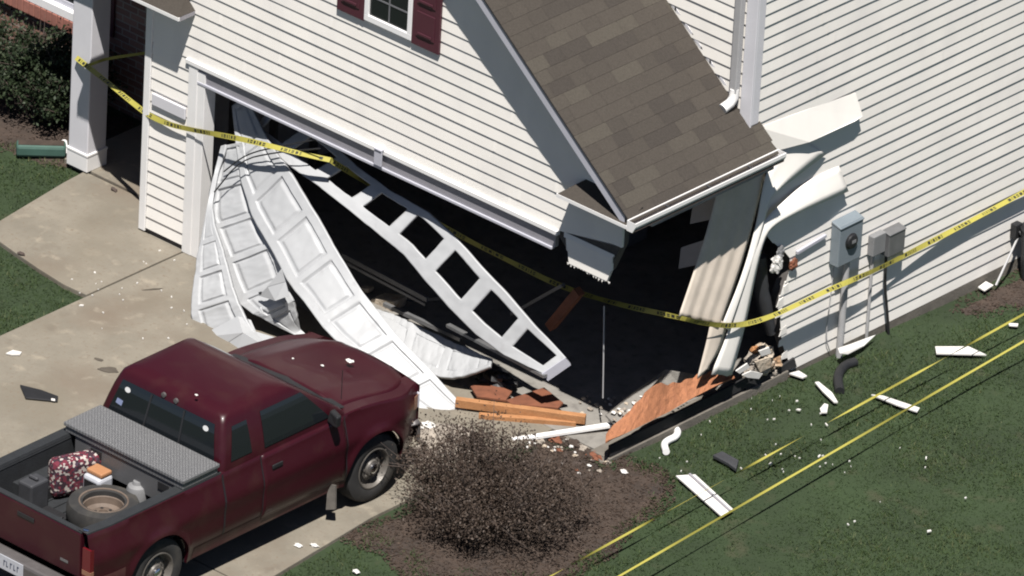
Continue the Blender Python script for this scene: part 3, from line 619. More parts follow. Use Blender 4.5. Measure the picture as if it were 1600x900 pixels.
# ================================================================== collapsed garage door
door = thing('garage_door', (-3.2, -.3, 0), 'white panelled garage door buckled into hanging sections behind the maroon pickup', 'garage door')
def section(name, left, right, n=330, mcols=44, panels=8, emboss=True, windows=None, thick=.035, trim=(0, 1), sm=1):
    L = resample(smooth_line([P(a, b, y=c3) for a, b, c3 in left], sm), n); R = resample(smooth_line([P(a, b, y=c3) for a, b, c3 in right], sm), n)
    dn = len(name) * 3.7 + left[0][0]
    for i in range(n):      # slight buckling of the sheet
        wd_ = min(1, (L[i] - R[i]).length / .4); L[i] += Vector((0, -1, .5)) * .016 * wd_ * noise.noise(Vector((i * 14 / n, dn, 0))); R[i] += Vector((0, -1, .5)) * .016 * wd_ * noise.noise(Vector((i * 12 / n, dn, 5)))
    V = [[L[i].lerp(R[i], k / mcols) for k in range(mcols + 1)] for i in range(n)]
    # surface normals toward the street
    def nrm(i, k):
        a = V[min(i + 1, n - 1)][k] - V[max(i - 1, 0)][k]; b = V[i][min(k + 1, mcols)] - V[i][max(k - 1, 0)]
        q = a.cross(b); q.normalize(); return q if q.dot(Vector((.58, -.67, .47))) > 0 else -q
    rows = []
    for i in range(n):
        row = []
        for k in range(mcols + 1):
            u = lerp(trim[0], trim[1], i / (n - 1)) * panels; v = k / mcols; o = 0
            if emboss:
                fu = u % 1.0; du = min(fu, 1 - fu) * .6; dv = min(v, 1 - v) * .52; e = min(du - .045, dv - .085)   # groove round each raised field
                o = 0 if e < 0 else -.022 * min(1, e / .010) if e < .030 else -.022 + .017 * min(1, (e - .030) / .020)
            o += .008 * noise.noise(Vector((i * 22 / n, k / mcols * 2.2, dn))) + .004 * noise.noise(Vector((i * 60 / n, k / mcols * 6, dn)))
            row.append(V[i][k] + nrm(i, k) * o * min(1, ((L[i] - R[i]).length / .38) ** 2))
        rows.append(row)
    mb = MB()
    if windows is None: mb.grid(rows)
    else:
        fl = [p for r in rows for p in r]; fs = []
        for i in range(n - 1):
            for k in range(mcols):
                u = lerp(trim[0], trim[1], (i + .5) / (n - 1)) * panels; v = (k + .5) / mcols; fu = u % 1.0
                if windows[0] < fu < windows[1] and windows[2] < v < windows[3]: continue
                c1 = mcols + 1; fs.append((i * c1 + k, i * c1 + k + 1, (i + 1) * c1 + k + 1, (i + 1) * c1 + k))
        mb.mesh(fl, fs)
    return mb.build(name, M['door'], door, smooth=True, solid=thick)
# second section: the long white diagonal strip that ends on the ground
section('door_section', [(362, 165, .24), (366, 205, .12), (380, 313, -.24), (430, 402, -.52), (453, 447, -.62), (480, 478, -.70), (513, 522, -.76), (552, 552, -.77), (600, 600, -.74), (655, 640, -.66), (692, 655, -.58)],
        [(385, 150, .32), (404, 190, .22), (425, 233, .0), (450, 263, -.08), (497, 340, -.22), (543, 420, -.32), (577, 470, -.36), (620, 523, -.38), (677, 583, -.36), (732, 642, -.33)], panels=8)
# third section: left of it, torn in the middle, its far half bent under
section('door_section', [(346, 228, .06), (330, 285, -.13), (324, 345, -.33), (343, 394, -.50), (357, 440, -.62), (374, 475, -.70), (394, 490, -.76), (436, 512, -.66), (486, 535, -.58)],
        [(378, 222, .04), (393, 300, -.16), (422, 365, -.34), (440, 405, -.44), (450, 447, -.50), (457, 470, -.66), (464, 498, -.62), (470, 515, -.56), (490, 533, -.54)], panels=8, trim=(0, .78), sm=0)
m = MB(); crumple(m, P(409, 459, y=-.70), .028, 12, seed=4, sq=(1.3, .4, .6)); m.build('torn_hole', M['black'], door)
m = MB(); v = [P(a, b, y=c3) for a, b, c3 in [(404, 462, -.70), (418, 448, -.72), (440, 420, -.66), (446, 440, -.70), (452, 462, -.74), (430, 470, -.80)]]; m.face([v[0], v[1], v[5]]); m.face([v[1], v[2], v[3]]); m.face([v[1], v[3], v[5]]); m.face([v[3], v[4], v[5]]); m.build('crumpled_skin', M['door'], door, solid=.004)
section('door_section', [(585, 505, -.05), (620, 545, -.1), (655, 580, -.15), (700, 595, -.15), (735, 588, -.1), (768, 575, -.02)],
        [(588, 487, .2), (622, 497, .2), (660, 515, .2), (700, 533, .2), (740, 550, .15), (770, 566, .1)], panels=3.2, n=130)
# bottom section: farthest left, folded where it meets the hood
section('door_section', [(345, 228, .04), (328, 300, -.28), (312, 380, -.56), (300, 450, -.84), (299, 500, -.98), (310, 532, -1.04), (325, 545, -1.06)],
        [(352, 226, .03), (337, 290, -.18), (329, 335, -.40), (347, 392, -.60), (360, 440, -.74), (373, 475, -.82), (386, 503, -.86), (400, 522, -.90)], panels=8, trim=(0, .8))
m = MB(); fp = {k: P(a, b, y=c3) for k, (a, b, c3) in dict(a=(308, 528, -1.05), b=(330, 552, -1.08), c=(372, 494, -.88), d=(380, 520, -1.02), e=(366, 556, -1.1), f=(400, 518, -.86), g=(420, 545, -1.04), h=(452, 534, -.86), i=(500, 543, -.80), j=(498, 556, -1.0), k=(392, 500, -.80)).items()}
for q in ('abdc', 'bed', 'cdfk', 'degf', 'fgh', 'gji', 'ghi'): m.face([fp[k] for k in q])
m.build('crumpled_skin', M['door'], door, solid=.006)
# top section with the row of window openings
A = section('window_section', [(395, 212, .30), (423, 233, .14), (453, 260, .06), (500, 293, .02), (560, 340, -.02), (633, 398, -.06), (667, 440, -.08), (703, 480, -.06), (745, 522, -.02), (790, 555, .02), (850, 585, .05)],
            [(432, 158, .42), (470, 190, .40), (515, 220, .36), (560, 262, .3), (613, 300, .24), (673, 333, .16), (710, 367, .16), (740, 400, .16), (800, 465, .18), (845, 516, .2), (886, 560, .22)],
            n=220, mcols=40, panels=8, emboss=False, windows=(.14, .86, .27, .83), thick=.03, sm=0)
m = MB(); a_, b_ = P(850, 585, y=.05), P(886, 560, y=.22); m.beam(a_ + Vector((.01, 0, -.02)), b_ + Vector((.01, 0, -.02)), .045, .10); m.build('end_stile', M['fascia'], door)
# bent steel tracks and struts of the door
m = MB(); m.beam(P(535, 398, y=.6), P(668, 468, y=.6), .03, .05); m.beam(P(535, 408, y=.6), P(664, 476, y=.6), .012, .03); m.build('door_track', M['fluor'], door)
m = MB(); m.beam(P(600, 475, y=.5), P(720, 530, y=.6), .04, .04); m.beam(P(630, 470, y=.9), P(700, 465, y=.9), .03, .03); m.build('door_track', M['fluor'], door)
m = MB(); m.beam(P(700, 508, y=.3), P(852, 588, y=.02), .05, .03); m.build('bottom_rail', M['fluor'], door)
m = MB()
for pts in ([P(350, 268, y=-.12), P(385, 240, y=-.1), P(440, 228, y=-.1), P(520, 213, y=.05)], [P(335, 300, y=-.3), P(375, 250, y=-.2), P(430, 238, y=-.1), P(500, 232, y=-.1)]): m.tube(smooth_line(pts), .008, 6)
m.build('lift_cable', M['black'], door)

# ================================================================== pickup truck
TX, HW = -1.79, .865
truck = thing('pickup_truck', (TX, -4, 0), 'maroon extended cab pickup with an open loaded bed parked nose to the broken garage door', 'pickup truck')
YF, YR = -2.36, -5.34   # axles
Y0, Y1, CABB, WSB = -6.24, -1.63, -4.46, -2.72
HUBZ, ARC = .36, .405
def zb(y):
    z = .31
    for h in (YF, YR):
        if abs(y - h) < ARC: z = max(z, HUBZ + math.sqrt(ARC ** 2 - (y - h) ** 2))
    return z
def belt(y):
    if y < WSB: return 1.075
    return lerp(1.075, .955, sstep(WSB, Y1, y))
def halfw(y, z):
    w_ = HW
    w_ -= .055 * sstep(.80, 1.09, z) + .05 * sstep(.55, .30, z) - .012 * math.exp(-((z - .78) / .06) ** 2)
    if y > -2.2: w_ -= .14 * sstep(-2.15, Y1 + .02, y) ** 2
    if y < -5.9: w_ -= .03 * sstep(-5.9, Y0, y)
    for h in (YF, YR):
        d = math.hypot(y - h, z - HUBZ); w_ += .022 * math.exp(-((d - ARC) / .05) ** 2)
    return w_
def side_strip(sg, ya, yb, za=None, off=0., n=60, m_=14):
    rows = []
    for i in range(n + 1):
        y = lerp(ya, yb, i / n); b0 = max(zb(y), za or 0); t0 = belt(y); rows.append([(TX + sg * (halfw(y, lerp(b0, t0, k / m_)) + off), y, lerp(b0, t0, k / m_)) for k in range(m_ + 1)])
    return rows
body = MB()
ys = sorted(set(np.linspace(Y0, Y1, 90)) | {h + ARC * math.cos(a) for h in (YF, YR) for a in np.linspace(0, math.pi, 29)})
for sg in (-1, 1):
    rows = []
    for y in ys:
        b0, t0 = zb(y), belt(y); r = [(TX + sg * (halfw(y, b0) - .05), y, b0 + .0)]; r += [(TX + sg * halfw(y, lerp(b0, t0, k / 14)), y, lerp(b0, t0, k / 14)) for k in range(15)]
        r += [(TX + sg * (halfw(y, t0) - .012), y, t0 + .012), (TX + sg * (halfw(y, t0) - .075), y, t0 + .014)]
        if y < CABB - .001: r.append((TX + sg * (halfw(y, t0) - .085), y, t0 - .02)); r.append((TX + sg * (halfw(y, t0) - .09), y, .62))
        else: r.append((TX + sg * (halfw(y, t0) - .12), y, t0 + .016)); r.append((TX + sg * (halfw(y, t0) - .16), y, t0 + .018))
        rows.append(r)
    body.grid(rows)
    # wheel housings
    for h in (YF, YR):
        pr = [(h + (ARC - .002) * math.cos(a), HUBZ + (ARC - .002) * math.sin(a)) for a in np.linspace(0, math.pi, 20)]
# front fascia
fr = []
for k in range(13):
    x = lerp(-1, 1, k / 12); hw = halfw(Y1, .8); fr.append([(TX + x * hw, Y1 + .06 * (1 - x * x) - .0, z) for z in (.42, .55, .7, .8, .88, .93, .955 + .02 * (1 - x * x))])
body.grid(fr)
bo = body.build('body', M['paint'], truck, smooth=True)
# hood: crowned with a rounded nose
rows = []
for i in range(25):
    t = i / 24; y = lerp(WSB - .02, Y1 + .0, t); row = []
    for k in range(25):
        s = lerp(-1, 1, k / 24); hw = halfw(y, belt(y)) - .13
        z = belt(y) + .018 + .060 * (1 - abs(s) ** 3.0) * (1 - .25 * t) + .012 * math.exp(-((abs(s) - .62) / .1) ** 2)
        yy = y + (.06 * (1 - s * s)) * t
        if t > .86: z -= .035 * ((t - .86) / .14) ** 2
        row.append((TX + s * hw, yy, z))
    rows.append(row)
m = MB(); m.grid(rows); hd = m.build('hood', M['paint'], truck, smooth='all', solid=.02)
m = MB(); m.grid([[(TX + s * .72, -2.80, 1.12 + .04 * (1 - s * s)) for s in np.linspace(-1, 1, 9)], [(TX + s * .72, -2.68, 1.10 + .05 * (1 - s * s)) for s in np.linspace(-1, 1, 9)]]); m.build('cowl', M['black'], truck, smooth=True)
ZF = .93
# cab (rounded box lofted in levels)
CZ = [(1.06, .805, -4.47, -2.70), (1.16, .80, -4.455, -2.80), (1.30, .765, -4.42, -2.98), (1.44, .725, -4.385, -3.16), (1.54, .69, -4.35, -3.30), (1.595, .668, -4.325, -3.37), (1.625, .635, -4.29, -3.42), (1.645, .52, -4.17, -3.55)]
CZ = [(1.06 + (c[0] - 1.06) * ZF, *c[1:]) for c in CZ]
def ringpts(hx, yb_, yf_, rr, n=9):
    pts = []
    for (cx_, cy_, a0) in ((hx - rr, yf_ - rr, 0), (-hx + rr, yf_ - rr, 90), (-hx + rr, yb_ + rr, 180), (hx - rr, yb_ + rr, 270)):
        for k in range(n): a = rad(a0 + 90 * k / (n - 1)); pts.append((TX + cx_ + rr * math.cos(a), cy_ + rr * math.sin(a)))
    return pts
m = MB(); rows = []
for (z, hx, b_, f_) in CZ:
    rp = ringpts(hx, b_, f_, .06 if z < 1.56 else .10); rows.append([(x, y, z) for x, y in rp] + [(rp[0][0], rp[0][1], z)])
m.grid(rows); m.face([(x, y, CZ[-1][0]) for x, y in ringpts(CZ[-1][1], CZ[-1][2], CZ[-1][3], .10)])
cab = m.build('cab', M['paint'], truck, smooth=True, weld=True)
def cabdim(z):
    zs = [c[0] for c in CZ]; return [float(np.interp(z, zs, [c[i] for c in CZ])) for i in (1, 2, 3)]
def glass(name, pts, side, off=.006, sub=None, m_='cglass'):
    """pts: (along, z); side 'R','L': along = y; side 'B','F': along = x offset"""
    mb = MB(); rows = []
    (a0, z0), (a1, z1), (a2, z2), (a3, z3) = pts; N = 8
    for i in range(N + 1):
        t = i / N; row = []
        for k in range(N + 1):
            s = k / N; a = lerp(lerp(a0, a1, s), lerp(a3, a2, s), t); z = lerp(lerp(z0, z1, s), lerp(z3, z2, s), t); hx, b_, f_ = cabdim(z)
            row.append({'R': (TX + hx + off, a, z), 'L': (TX - hx - off, a, z), 'B': (TX + a, b_ - off, z), 'F': (TX + a, f_ + off, z)}[side])
        rows.append(row)
    mb.grid(rows); return mb.build(name, M[m_], truck, solid=0)
rw = glass('rear_window', [(-.70, 1.15), (.70, 1.15), (.60, 1.49), (-.60, 1.49)], 'B')
for x in (-.23, .23):
    m = MB(); q0, q1 = cabdim(1.16)[1], cabdim(1.475)[1]; m.beam((TX + x, q0 - .010, 1.16), (TX + x * .92, q1 - .010, 1.48), .02, .006, up=(0, -1, 0)); m.build('window_divider', M['black'], rw)
for sx in (-.51, .51):
    m = MB(); zc = 1.42; yb_ = cabdim(zc)[1] - .0085; m.face([(TX + sx + (.036) * math.cos(a), yb_ + .25 * .026 * math.sin(a), zc + .026 * math.sin(a)) for a in np.linspace(0, 2 * math.pi, 20)[:-1]]); m.build('oval_sticker', M['white'], rw)
m = MB(); yb_ = cabdim(1.26)[1] - .009; m.face([(TX - .62, yb_, 1.26), (TX - .52, yb_, 1.245), (TX - .53, yb_ + .014, 1.30), (TX - .61, yb_ + .014, 1.31)]); m.build('window_sticker', M['blue'], rw)
for sx in (-.08, .08): m = MB(); m.lathe([(.028, 0), (.026, -.02), (0.001, -.024)], (TX + sx, cabdim(1.525)[1] - .001, 1.525), 'y', 16); m.build('cargo_lamp', M['bumper'], truck, smooth=True)
for sd_, sg in (('R', 1), ('L', -1)):
    glass('quarter_window', [(-4.34, 1.16), (-4.05, 1.16), (-4.05, 1.47), (-4.25, 1.47)], sd_)
    glass('door_window', [(-3.88, 1.14), (-2.98, 1.14), (-3.30, 1.485), (-3.86, 1.485)], sd_)
    m = MB(); m.grid(side_strip(sg, -3.945, -2.775, za=.385, off=.0035, n=26)); m.build('door_gap', M['black'], truck)
    m = MB(); m.grid(side_strip(sg, CABB - .012, CABB + .010, off=.003, n=2)); m.build('cab_gap', M['black'], truck)
    m = MB(); m.grid(side_strip(sg, -3.93, -2.79, za=.40, off=.008, n=26)); dr = m.build('door', M['paint'], truck, smooth=True, solid=.012)
    m = MB(); x = TX + sg * (halfw(-3.75, .93) + .012); m.box(min(x, x + sg * .018), -3.82, .91, max(x, x + sg * .018), -3.68, .95); m.build('handle', M['black'], dr, bevel=.006)
    m = MB(); x = TX + sg * .80; m.prism([(x, -3.02, 1.10), (x + sg * .16, -3.06, 1.10), (x + sg * .17, -3.06, 1.22), (x + sg * .02, -3.0, 1.22)], (0, .07, 0)); m.build('mirror', M['black'], dr, bevel=.015)
    m = MB(); m.grid([[(TX + sg * (halfw(y, z) + .004), y, z) for z in np.linspace(.315, .44, 5)] for y in np.linspace(-4.85, -2.83, 30)]); m.build('rocker_panel', M['sill'], truck, smooth=True)
    m = MB(); m.grid([[(TX + sg * (halfw(y, z) + .004), y, z) for z in np.linspace(.40, .62, 5)] for y in np.linspace(-6.2, -5.80, 10)]); m.build('rear_lower_quarter', M['sill'], truck, smooth=True)
    # lamps
    m = MB(); x = halfw(Y0, .8); m.prism([(TX + sg * (x - .10), Y0 - .002, .60), (TX + sg * (x + .006), Y0 - .002, .60), (TX + sg * (x + .002), Y0 - .002, .95), (TX + sg * (x - .10), Y0 - .002, .95)], (0, -.022, 0)); m.prism([(TX + sg * (x + .007), Y0 - .02, .60), (TX + sg * (x + .004), Y0 - .02, .95), (TX + sg * (x + .004), Y0 + .02, .95), (TX + sg * (x + .007), Y0 + .02, .60)], (sg * .003, 0, 0)); tl = m.build('tail_light', M['redlens'], truck)
    m = MB(); m.prism([(TX + sg * (x - .10), Y0 - .026, .67), (TX + sg * (x + .013), Y0 - .026, .67), (TX + sg * (x + .013), Y0 - .026, .72), (TX + sg * (x - .10), Y0 - .026, .72)], (0, .045, 0)); m.build('reverse_lamp', M['amber'], tl)
    m = MB(); hw = halfw(Y1, .8); m.prism([(TX + sg * (hw - .2), Y1 + .045, .72), (TX + sg * (hw + .012), Y1 - .03, .72), (TX + sg * (hw + .012), Y1 - .03, .88), (TX + sg * (hw - .2), Y1 + .045, .88)], (0, .025, 0)); hl = m.build('headlight', M['fascia'], truck, bevel=.01)
    m = MB(); x = TX + sg * (halfw(Y1 - .08, .8) + .004); m.prism([(x, Y1 - .10, .73), (x - sg * .03, Y1 - .01, .73), (x - sg * .03, Y1 - .01, .87), (x, Y1 - .10, .87)], (sg * .006, 0, 0)); m.build('marker_lamp', M['amber'], hl)
    # bed rails
    rows = []
    for y in np.linspace(Y0 + .0, CABB - .01, 30):
        h = halfw(y, 1.075); rows.append([(TX + sg * (h - .004), y, 1.066), (TX + sg * (h - .008), y, 1.096), (TX + sg * (h - .115), y, 1.098), (TX + sg * (h - .13), y, 1.05)])
    m = MB(); m.grid(rows); m.build('bed_rail_cap', M['liner'], truck)
    # wheels
    for h in (YF, YR):
        xo = TX + sg * (HW - .025); T = [(.20, -.11), (.225, -.115), (.30, -.118), (.345, -.10), (.36, -.06), (.36, .06), (.345, .10), (.30, .118), (.225, .115), (.20, .10), (.20, -.11)]
        m = MB(); m.lathe([(r, sg * (hh - .105)) for r, hh in T], (xo, h, HUBZ), 'x', 48, cap=False); wh = m.build('wheel', M['tyre'], truck, smooth=True)
        m = MB(); m.lathe([(r_, sg * h_) for r_, h_ in [(.212, .0), (.212, .010), (.200, .012), (.188, -.012), (.180, -.06), (.150, -.062), (.125, -.032), (.09, -.026), (.075, -.004), (.0005, -.004)]], (xo, h, HUBZ), 'x', 40, cap=False)
        for q in range(8): a = 2 * math.pi * q / 8; m.lathe([(.014, sg * -.028), (.014, sg * -.018), (0.001, sg * -.018)], (xo, h + .10 * math.cos(a), HUBZ + .10 * math.sin(a)), 'x', 8)
        ri = m.build('rim', M['rim'], wh, smooth=True)
        m = MB()
        for q in range(10): a = 2 * math.pi * (q + .5) / 10; m.lathe([(.020, sg * -.0455), (.018, sg * -.0440), (.001, sg * -.0435)], (xo, h + .140 * math.cos(a), HUBZ + .140 * math.sin(a)), 'x', 10)
        m.build('rim_slots', M['black'], wh)
        m = MB(); m.lathe([(.05, sg * -.012), (.05, sg * .014), (.035, sg * .024), (.0005, sg * .026)], (xo, h, HUBZ), 'x', 20); m.build('hub_cap', M['chrome'], wh, smooth=True)
        # dark wheel housing
        rows = []
        for a in np.linspace(-.12, math.pi + .12, 22): rows.append([(TX + sg * (HW - .055), h + ARC * math.cos(a), HUBZ + ARC * math.sin(a)), (TX + sg * .50, h + ARC * math.cos(a), HUBZ + ARC * math.sin(a))])
        m = MB(); m.grid(rows); m.face([(TX + sg * .50, h + ARC * math.cos(a), HUBZ + ARC * math.sin(a)) for a in np.linspace(-.12, math.pi + .12, 22)]); m.build('wheel_housing', M['black'], truck)
glass('windshield', [(-.70, 1.12), (.70, 1.12), (.56, 1.50), (-.56, 1.50)], 'F')
# chassis, bed floor and walls
m = MB(); m.box(TX - .62, -6.1, .30, TX + .62, -1.95, .42); m.box(TX - .5, -4.5, .42, TX + .5, -2.0, .9); m.build('chassis', M['black'], truck)
m = MB(); m.box(TX - .755, Y0 + .04, .60, TX + .755, CABB - .02, .62); m.box(TX - .75, CABB - .05, .62, TX + .75, CABB - .01, 1.05)
for sg in (-1, 1):
    m.box(min(TX + sg * .685, TX + sg * .70), Y0 + .05, .62, max(TX + sg * .685, TX + sg * .70), CABB - .02, 1.075)
    m.box(min(TX + sg * .53, TX + sg * .684), YR - .4, .62, max(TX + sg * .53, TX + sg * .684), YR + .4, .86)
for k in range(9): x = lerp(-.5, .5, k / 8); m.box(TX + x - .018, Y0 + .05, .6195, TX + x + .018, CABB - .03, .632)
m.build('truck_bed', M['liner'], truck)
m = MB(); hwt = halfw(Y0, .8) - .135; m.box(TX - hwt, Y0 - .018, .60, TX + hwt, Y0 + .045, 1.075); tg = m.build('tailgate', M['paint'], truck, bevel=.015)
m = MB(); m.box(TX - hwt, Y0 - .012, 1.076, TX + hwt, Y0 + .05, 1.088); m.build('tailgate_cap', M['liner'], tg)
m = MB(); m.box(TX - .11, Y0 - .026, .945, TX + .11, Y0 - .0185, .99); m.build('handle', M['black'], tg, bevel=.006)
m = MB(); m.box(TX + .46, Y0 - .022, .70, TX + .56, Y0 - .0185, .725); m.build('badge', M['fluor'], tg)
for sg in (-1, 1): m = MB(); m.tube([(TX + sg * (hwt - .02), Y0 + .03, 1.09), (TX + sg * (hwt + .0), Y0 + .02, 1.11), (TX + sg * (hwt + .03), Y0 + .05, 1.10)], .012, 6); m.build('latch', M['chrome'], tg)
m = MB(); m.box(TX - .80, Y0 - .19, .42, TX + .80, Y0 - .03, .575); m.build('rear_bumper', M['bumper'], truck, bevel=.03)
m = MB(); m.box(TX - .155, Y0 - .20, .43, TX + .155, Y0 - .192, .58); lp = m.build('licence_plate', M['plate'], truck, bevel=.006)
m = MB()
for k, x in enumerate((-.095, -.06, -.01, .035, .08)): m.box(TX + x, Y0 - .2035, .48, TX + x + .008, Y0 - .2005, .535); m.box(TX + x, Y0 - .2035, .48 if k % 2 else .527, TX + x + .024, Y0 - .2005, .488 if k % 2 else .535)
m.build('plate_characters', M['ink'], lp)
m = MB(); rows = []
for k in range(13): s = lerp(-1, 1, k / 12); rows.append([(TX + s * .80, Y1 + .13 - .16 * abs(s) ** 3, z) for z in (.36, .40, .52, .58)] + [(TX + s * .78, Y1 + .02 - .16 * abs(s) ** 3, .585)])
m.grid(rows); m.build('front_bumper', M['bumper'], truck, smooth=True, solid=.02)
m = MB(); m.box(TX - .45, Y1 + .062, .62, TX + .45, Y1 + .075, .88); m.build('grille', M['black'], truck)
m = MB(); q = (TX + .60, -2.60, 1.09); m.tube([q, (q[0], q[1], 1.42)], .004, 5); m.build('antenna', M['black'], truck)
m = MB(); q = P(519, 775, x=-.96); m.prism([q + Vector((-.02, -.05, .14)), q + Vector((.05, -.02, .14)), q + Vector((.08, -.04, -.10)), q + Vector((0, -.08, -.12))], (0, .02, 0)); m.build('mud_flap', M['rim'], truck)
# things in the bed
tb = thing('toolbox', (TX, -4.75, 1.09), 'silver diamond plate toolbox lying across the pickup bed behind the cab', 'toolbox')
bx0, bx1, by0, by1 = -2.545, -.975, -5.00, -4.50
m = MB(); m.box(bx0, by0, 1.165, bx1, by1, 1.205); m.build('lid', M['diamond'], tb, bevel=.008)
m = MB(); m.box(bx0 + .015, by0 + .015, 1.10, bx1 - .015, by1 - .015, 1.163); m.prism([(bx0 + .13, by0 + .03, .84), (bx1 - .13, by0 + .03, .84), (bx1 - .13, by1 - .02, .84), (bx0 + .13, by1 - .02, .84)], (0, 0, .262)); m.build('case', M['diamond'], tb, bevel=.006)
for x in (-2.2, -1.32): m = MB(); m.box(x, by0 + .018, .98, x + .14, by0 + .029, 1.06); m.build('latch', M['black'], tb, bevel=.004)
cpl = P(162, 782, z=.86); sp = thing('spare_wheel', (cpl.x, cpl.y, .63), 'dusty spare wheel lying flat by the tailgate of the pickup bed', 'wheel')
m = MB(); m.lathe([(.20, -.10), (.26, -.115), (.33, -.10), (.35, -.05), (.35, .05), (.33, .10), (.26, .115), (.20, .10), (.195, -.10)], (cpl.x, cpl.y, .75), 'z', 48, cap=False); m.build('tyre', M['tyre'], sp, smooth=True)
m = MB(); m.lathe([(.245, .100), (.235, .116), (.222, .112), (.212, .06), (.19, .045), (.18, -.02), (.14, -.045), (.10, -.015), (.045, -.012), (.04, -.04), (.001, -.045)], (cpl.x, cpl.y, .75), 'z', 40, cap=False); m.build('rim', M['rustrim'], sp, smooth=True)
m = MB()
for k in range(5): a = k * 1.2566; m.lathe([(.016, -.012), (.016, -.010), (.001, -.010)], (cpl.x + .075 * math.cos(a), cpl.y + .075 * math.sin(a), .75), 'z', 10)
m.build('bolt_hole', M['black'], sp)
q = P(120, 742, z=.8); m = MB(); m.box(-.30, -.10, 0, .30, .10, .40); 
m.v = [(q.x + x * math.cos(1.25) - y * math.sin(1.25) + .05 * z, q.y + x * math.sin(1.25) + y * math.cos(1.25), .632 + z) for x, y, z in m.v]
tag(m.build('soft_bag', M['bag'], bevel=.07), 'red and white patterned soft bag standing in the pickup bed', 'bag')
q = P(153, 748, z=.85); tk = thing('tool_case', (q.x, q.y, .63), 'orange and white case with a dark mouth between bag and spare wheel', 'case')
m = MB(); m.box(q.x - .11, q.y - .10, .63, q.x + .11, q.y + .1, .90); m.build('case', M['plate'], tk, bevel=.03)
m = MB(); m.box(q.x - .10, q.y - .06, .902, q.x + .10, q.y + .09, .95); m.build('cover', M['orange'], tk, bevel=.015)
m = MB(); m.box(q.x - .08, q.y - .106, .76, q.x + .08, q.y - .102, .86); m.build('opening', M['black'], tk)
q = P(214, 775, z=.78); m = MB(); m.lathe([(.0005, .0), (.10, .0), (.105, .02), (.105, .22), (.09, .26), (.05, .28), (.04, .31), (.0005, .31)], (q.x, q.y, .633), 'z', 24); jg = tag(m.build('plastic_bucket', M['util'], smooth=True), 'pale grey plastic jug beside the spare wheel under the bed rail', 'jug')
q0, q1 = P(185, 725, z=.78), P(275, 770, z=.78); m = MB(); m.beam(q0, q1, .17, .03); tag(m.build('plank', M['rim'], bevel=.004), 'grey ribbed plank lying in the bed under the toolbox edge', 'plank')
q = P(52, 768, z=.8); m = MB(); m.box(q.x - .09, q.y - .12, .633, q.x + .09, q.y + .12, .93); m.box(q.x - .06, q.y - .02, .93, q.x + .06, q.y + .02, .97); tag(m.build('fuel_can', M['darkgrey'], bevel=.03), 'dark grey can standing at the left wall of the pickup bed', 'can')
q = P(85, 798, z=.7); m = MB(); m.box(q.x - .15, q.y - .06, .633, q.x + .15, q.y + .06, .68); m.box(q.x + .10, q.y - .05, .68, q.x + .14, q.y - .01, .70); tag(m.build('battery_charger', M['black'], bevel=.012), 'small black box with a bright tip lying beside the tailgate', 'box')
for (a, b) in ((352, 660),): pass

# ================================================================== services on the side wall
mt = thing('electric_meter', (.06, 3.4, -.2), 'blue grey electric meter box with round black dial and conduit to the ground', 'meter')
my0, my1, mz0, mz1 = 3.15, 3.50, .98, 1.43
m = MB(); m.box(.012, my0, mz0, .13, my1, mz1); m.prism([(.012, my0 - .006, mz1), (.14, my0 - .006, mz1 - .03), (.14, my0 - .006, mz1 - .012), (.012, my0 - .006, mz1 + .03)], (0, my1 - my0 + .012, 0)); m.build('box', M['meter'], mt, bevel=.008)
cy, cz = (my0 + my1) / 2 + .0, 1.22; m = MB(); m.lathe([(.085, .128), (.085, .140), (.075, .145), (.072, .160), (.05, .168), (.0005, .170)], (0, cy, cz), 'x', 28); dl = m.build('dial', M['black'], mt, smooth=True)
m = MB(); m.box(.1705, cy - .03, cz - .01, .173, cy + .03, cz + .025); m.build('dial_face', M['util'], dl)
m = MB(); m.tube([(.07, cy + .03, mz0 + .02), (.07, cy + .03, .3), (.07, cy + .02, -.25)], .036, 12); m.build('conduit', M['pipe'], mt, smooth=True)
m = MB(); m.tube(smooth_line([Vector((.025, cy - .1, mz0)), Vector((.025, cy - .13, .5)), Vector((.03, cy - .16, .15)), Vector((.03, cy - .08, -.02))]), .006, 6); m.build('ground_wire', M['pipe'], mt)
ub = thing('utility_box', (.05, 3.85, -.2), 'grey utility box on the wall with a thin riser, left of its pair', 'utility box')
m = MB(); m.box(.012, 3.74, .87, .09, 3.93, 1.09); m.build('case', M['util'], ub, bevel=.008)
m = MB(); m.tube([(.04, 3.80, .87), (.04, 3.80, -.24)], .017, 8); m.build('riser', M['pipe'], ub, smooth=True)
ub = thing('utility_box', (.05, 4.1, -.2), 'lighter grey utility box with black cable, right of its pair', 'utility box')
m = MB(); m.box(.012, 3.955, .80, .115, 4.20, 1.05); m.prism([(.012, 3.95, 1.05), (.122, 3.95, 1.037), (.122, 3.95, 1.05), (.012, 3.95, 1.075)], (0, .256, 0)); m.build('case', M['fluor'], ub, bevel=.008)
m = MB(); m.tube(smooth_line([Vector((.05, 4.0, .80)), Vector((.06, 4.0, .45)), Vector((.05, 4.08, .15)), Vector((.08, 4.12, -.25))]), .015, 8); m.build('cable', M['black'], ub, smooth=True)
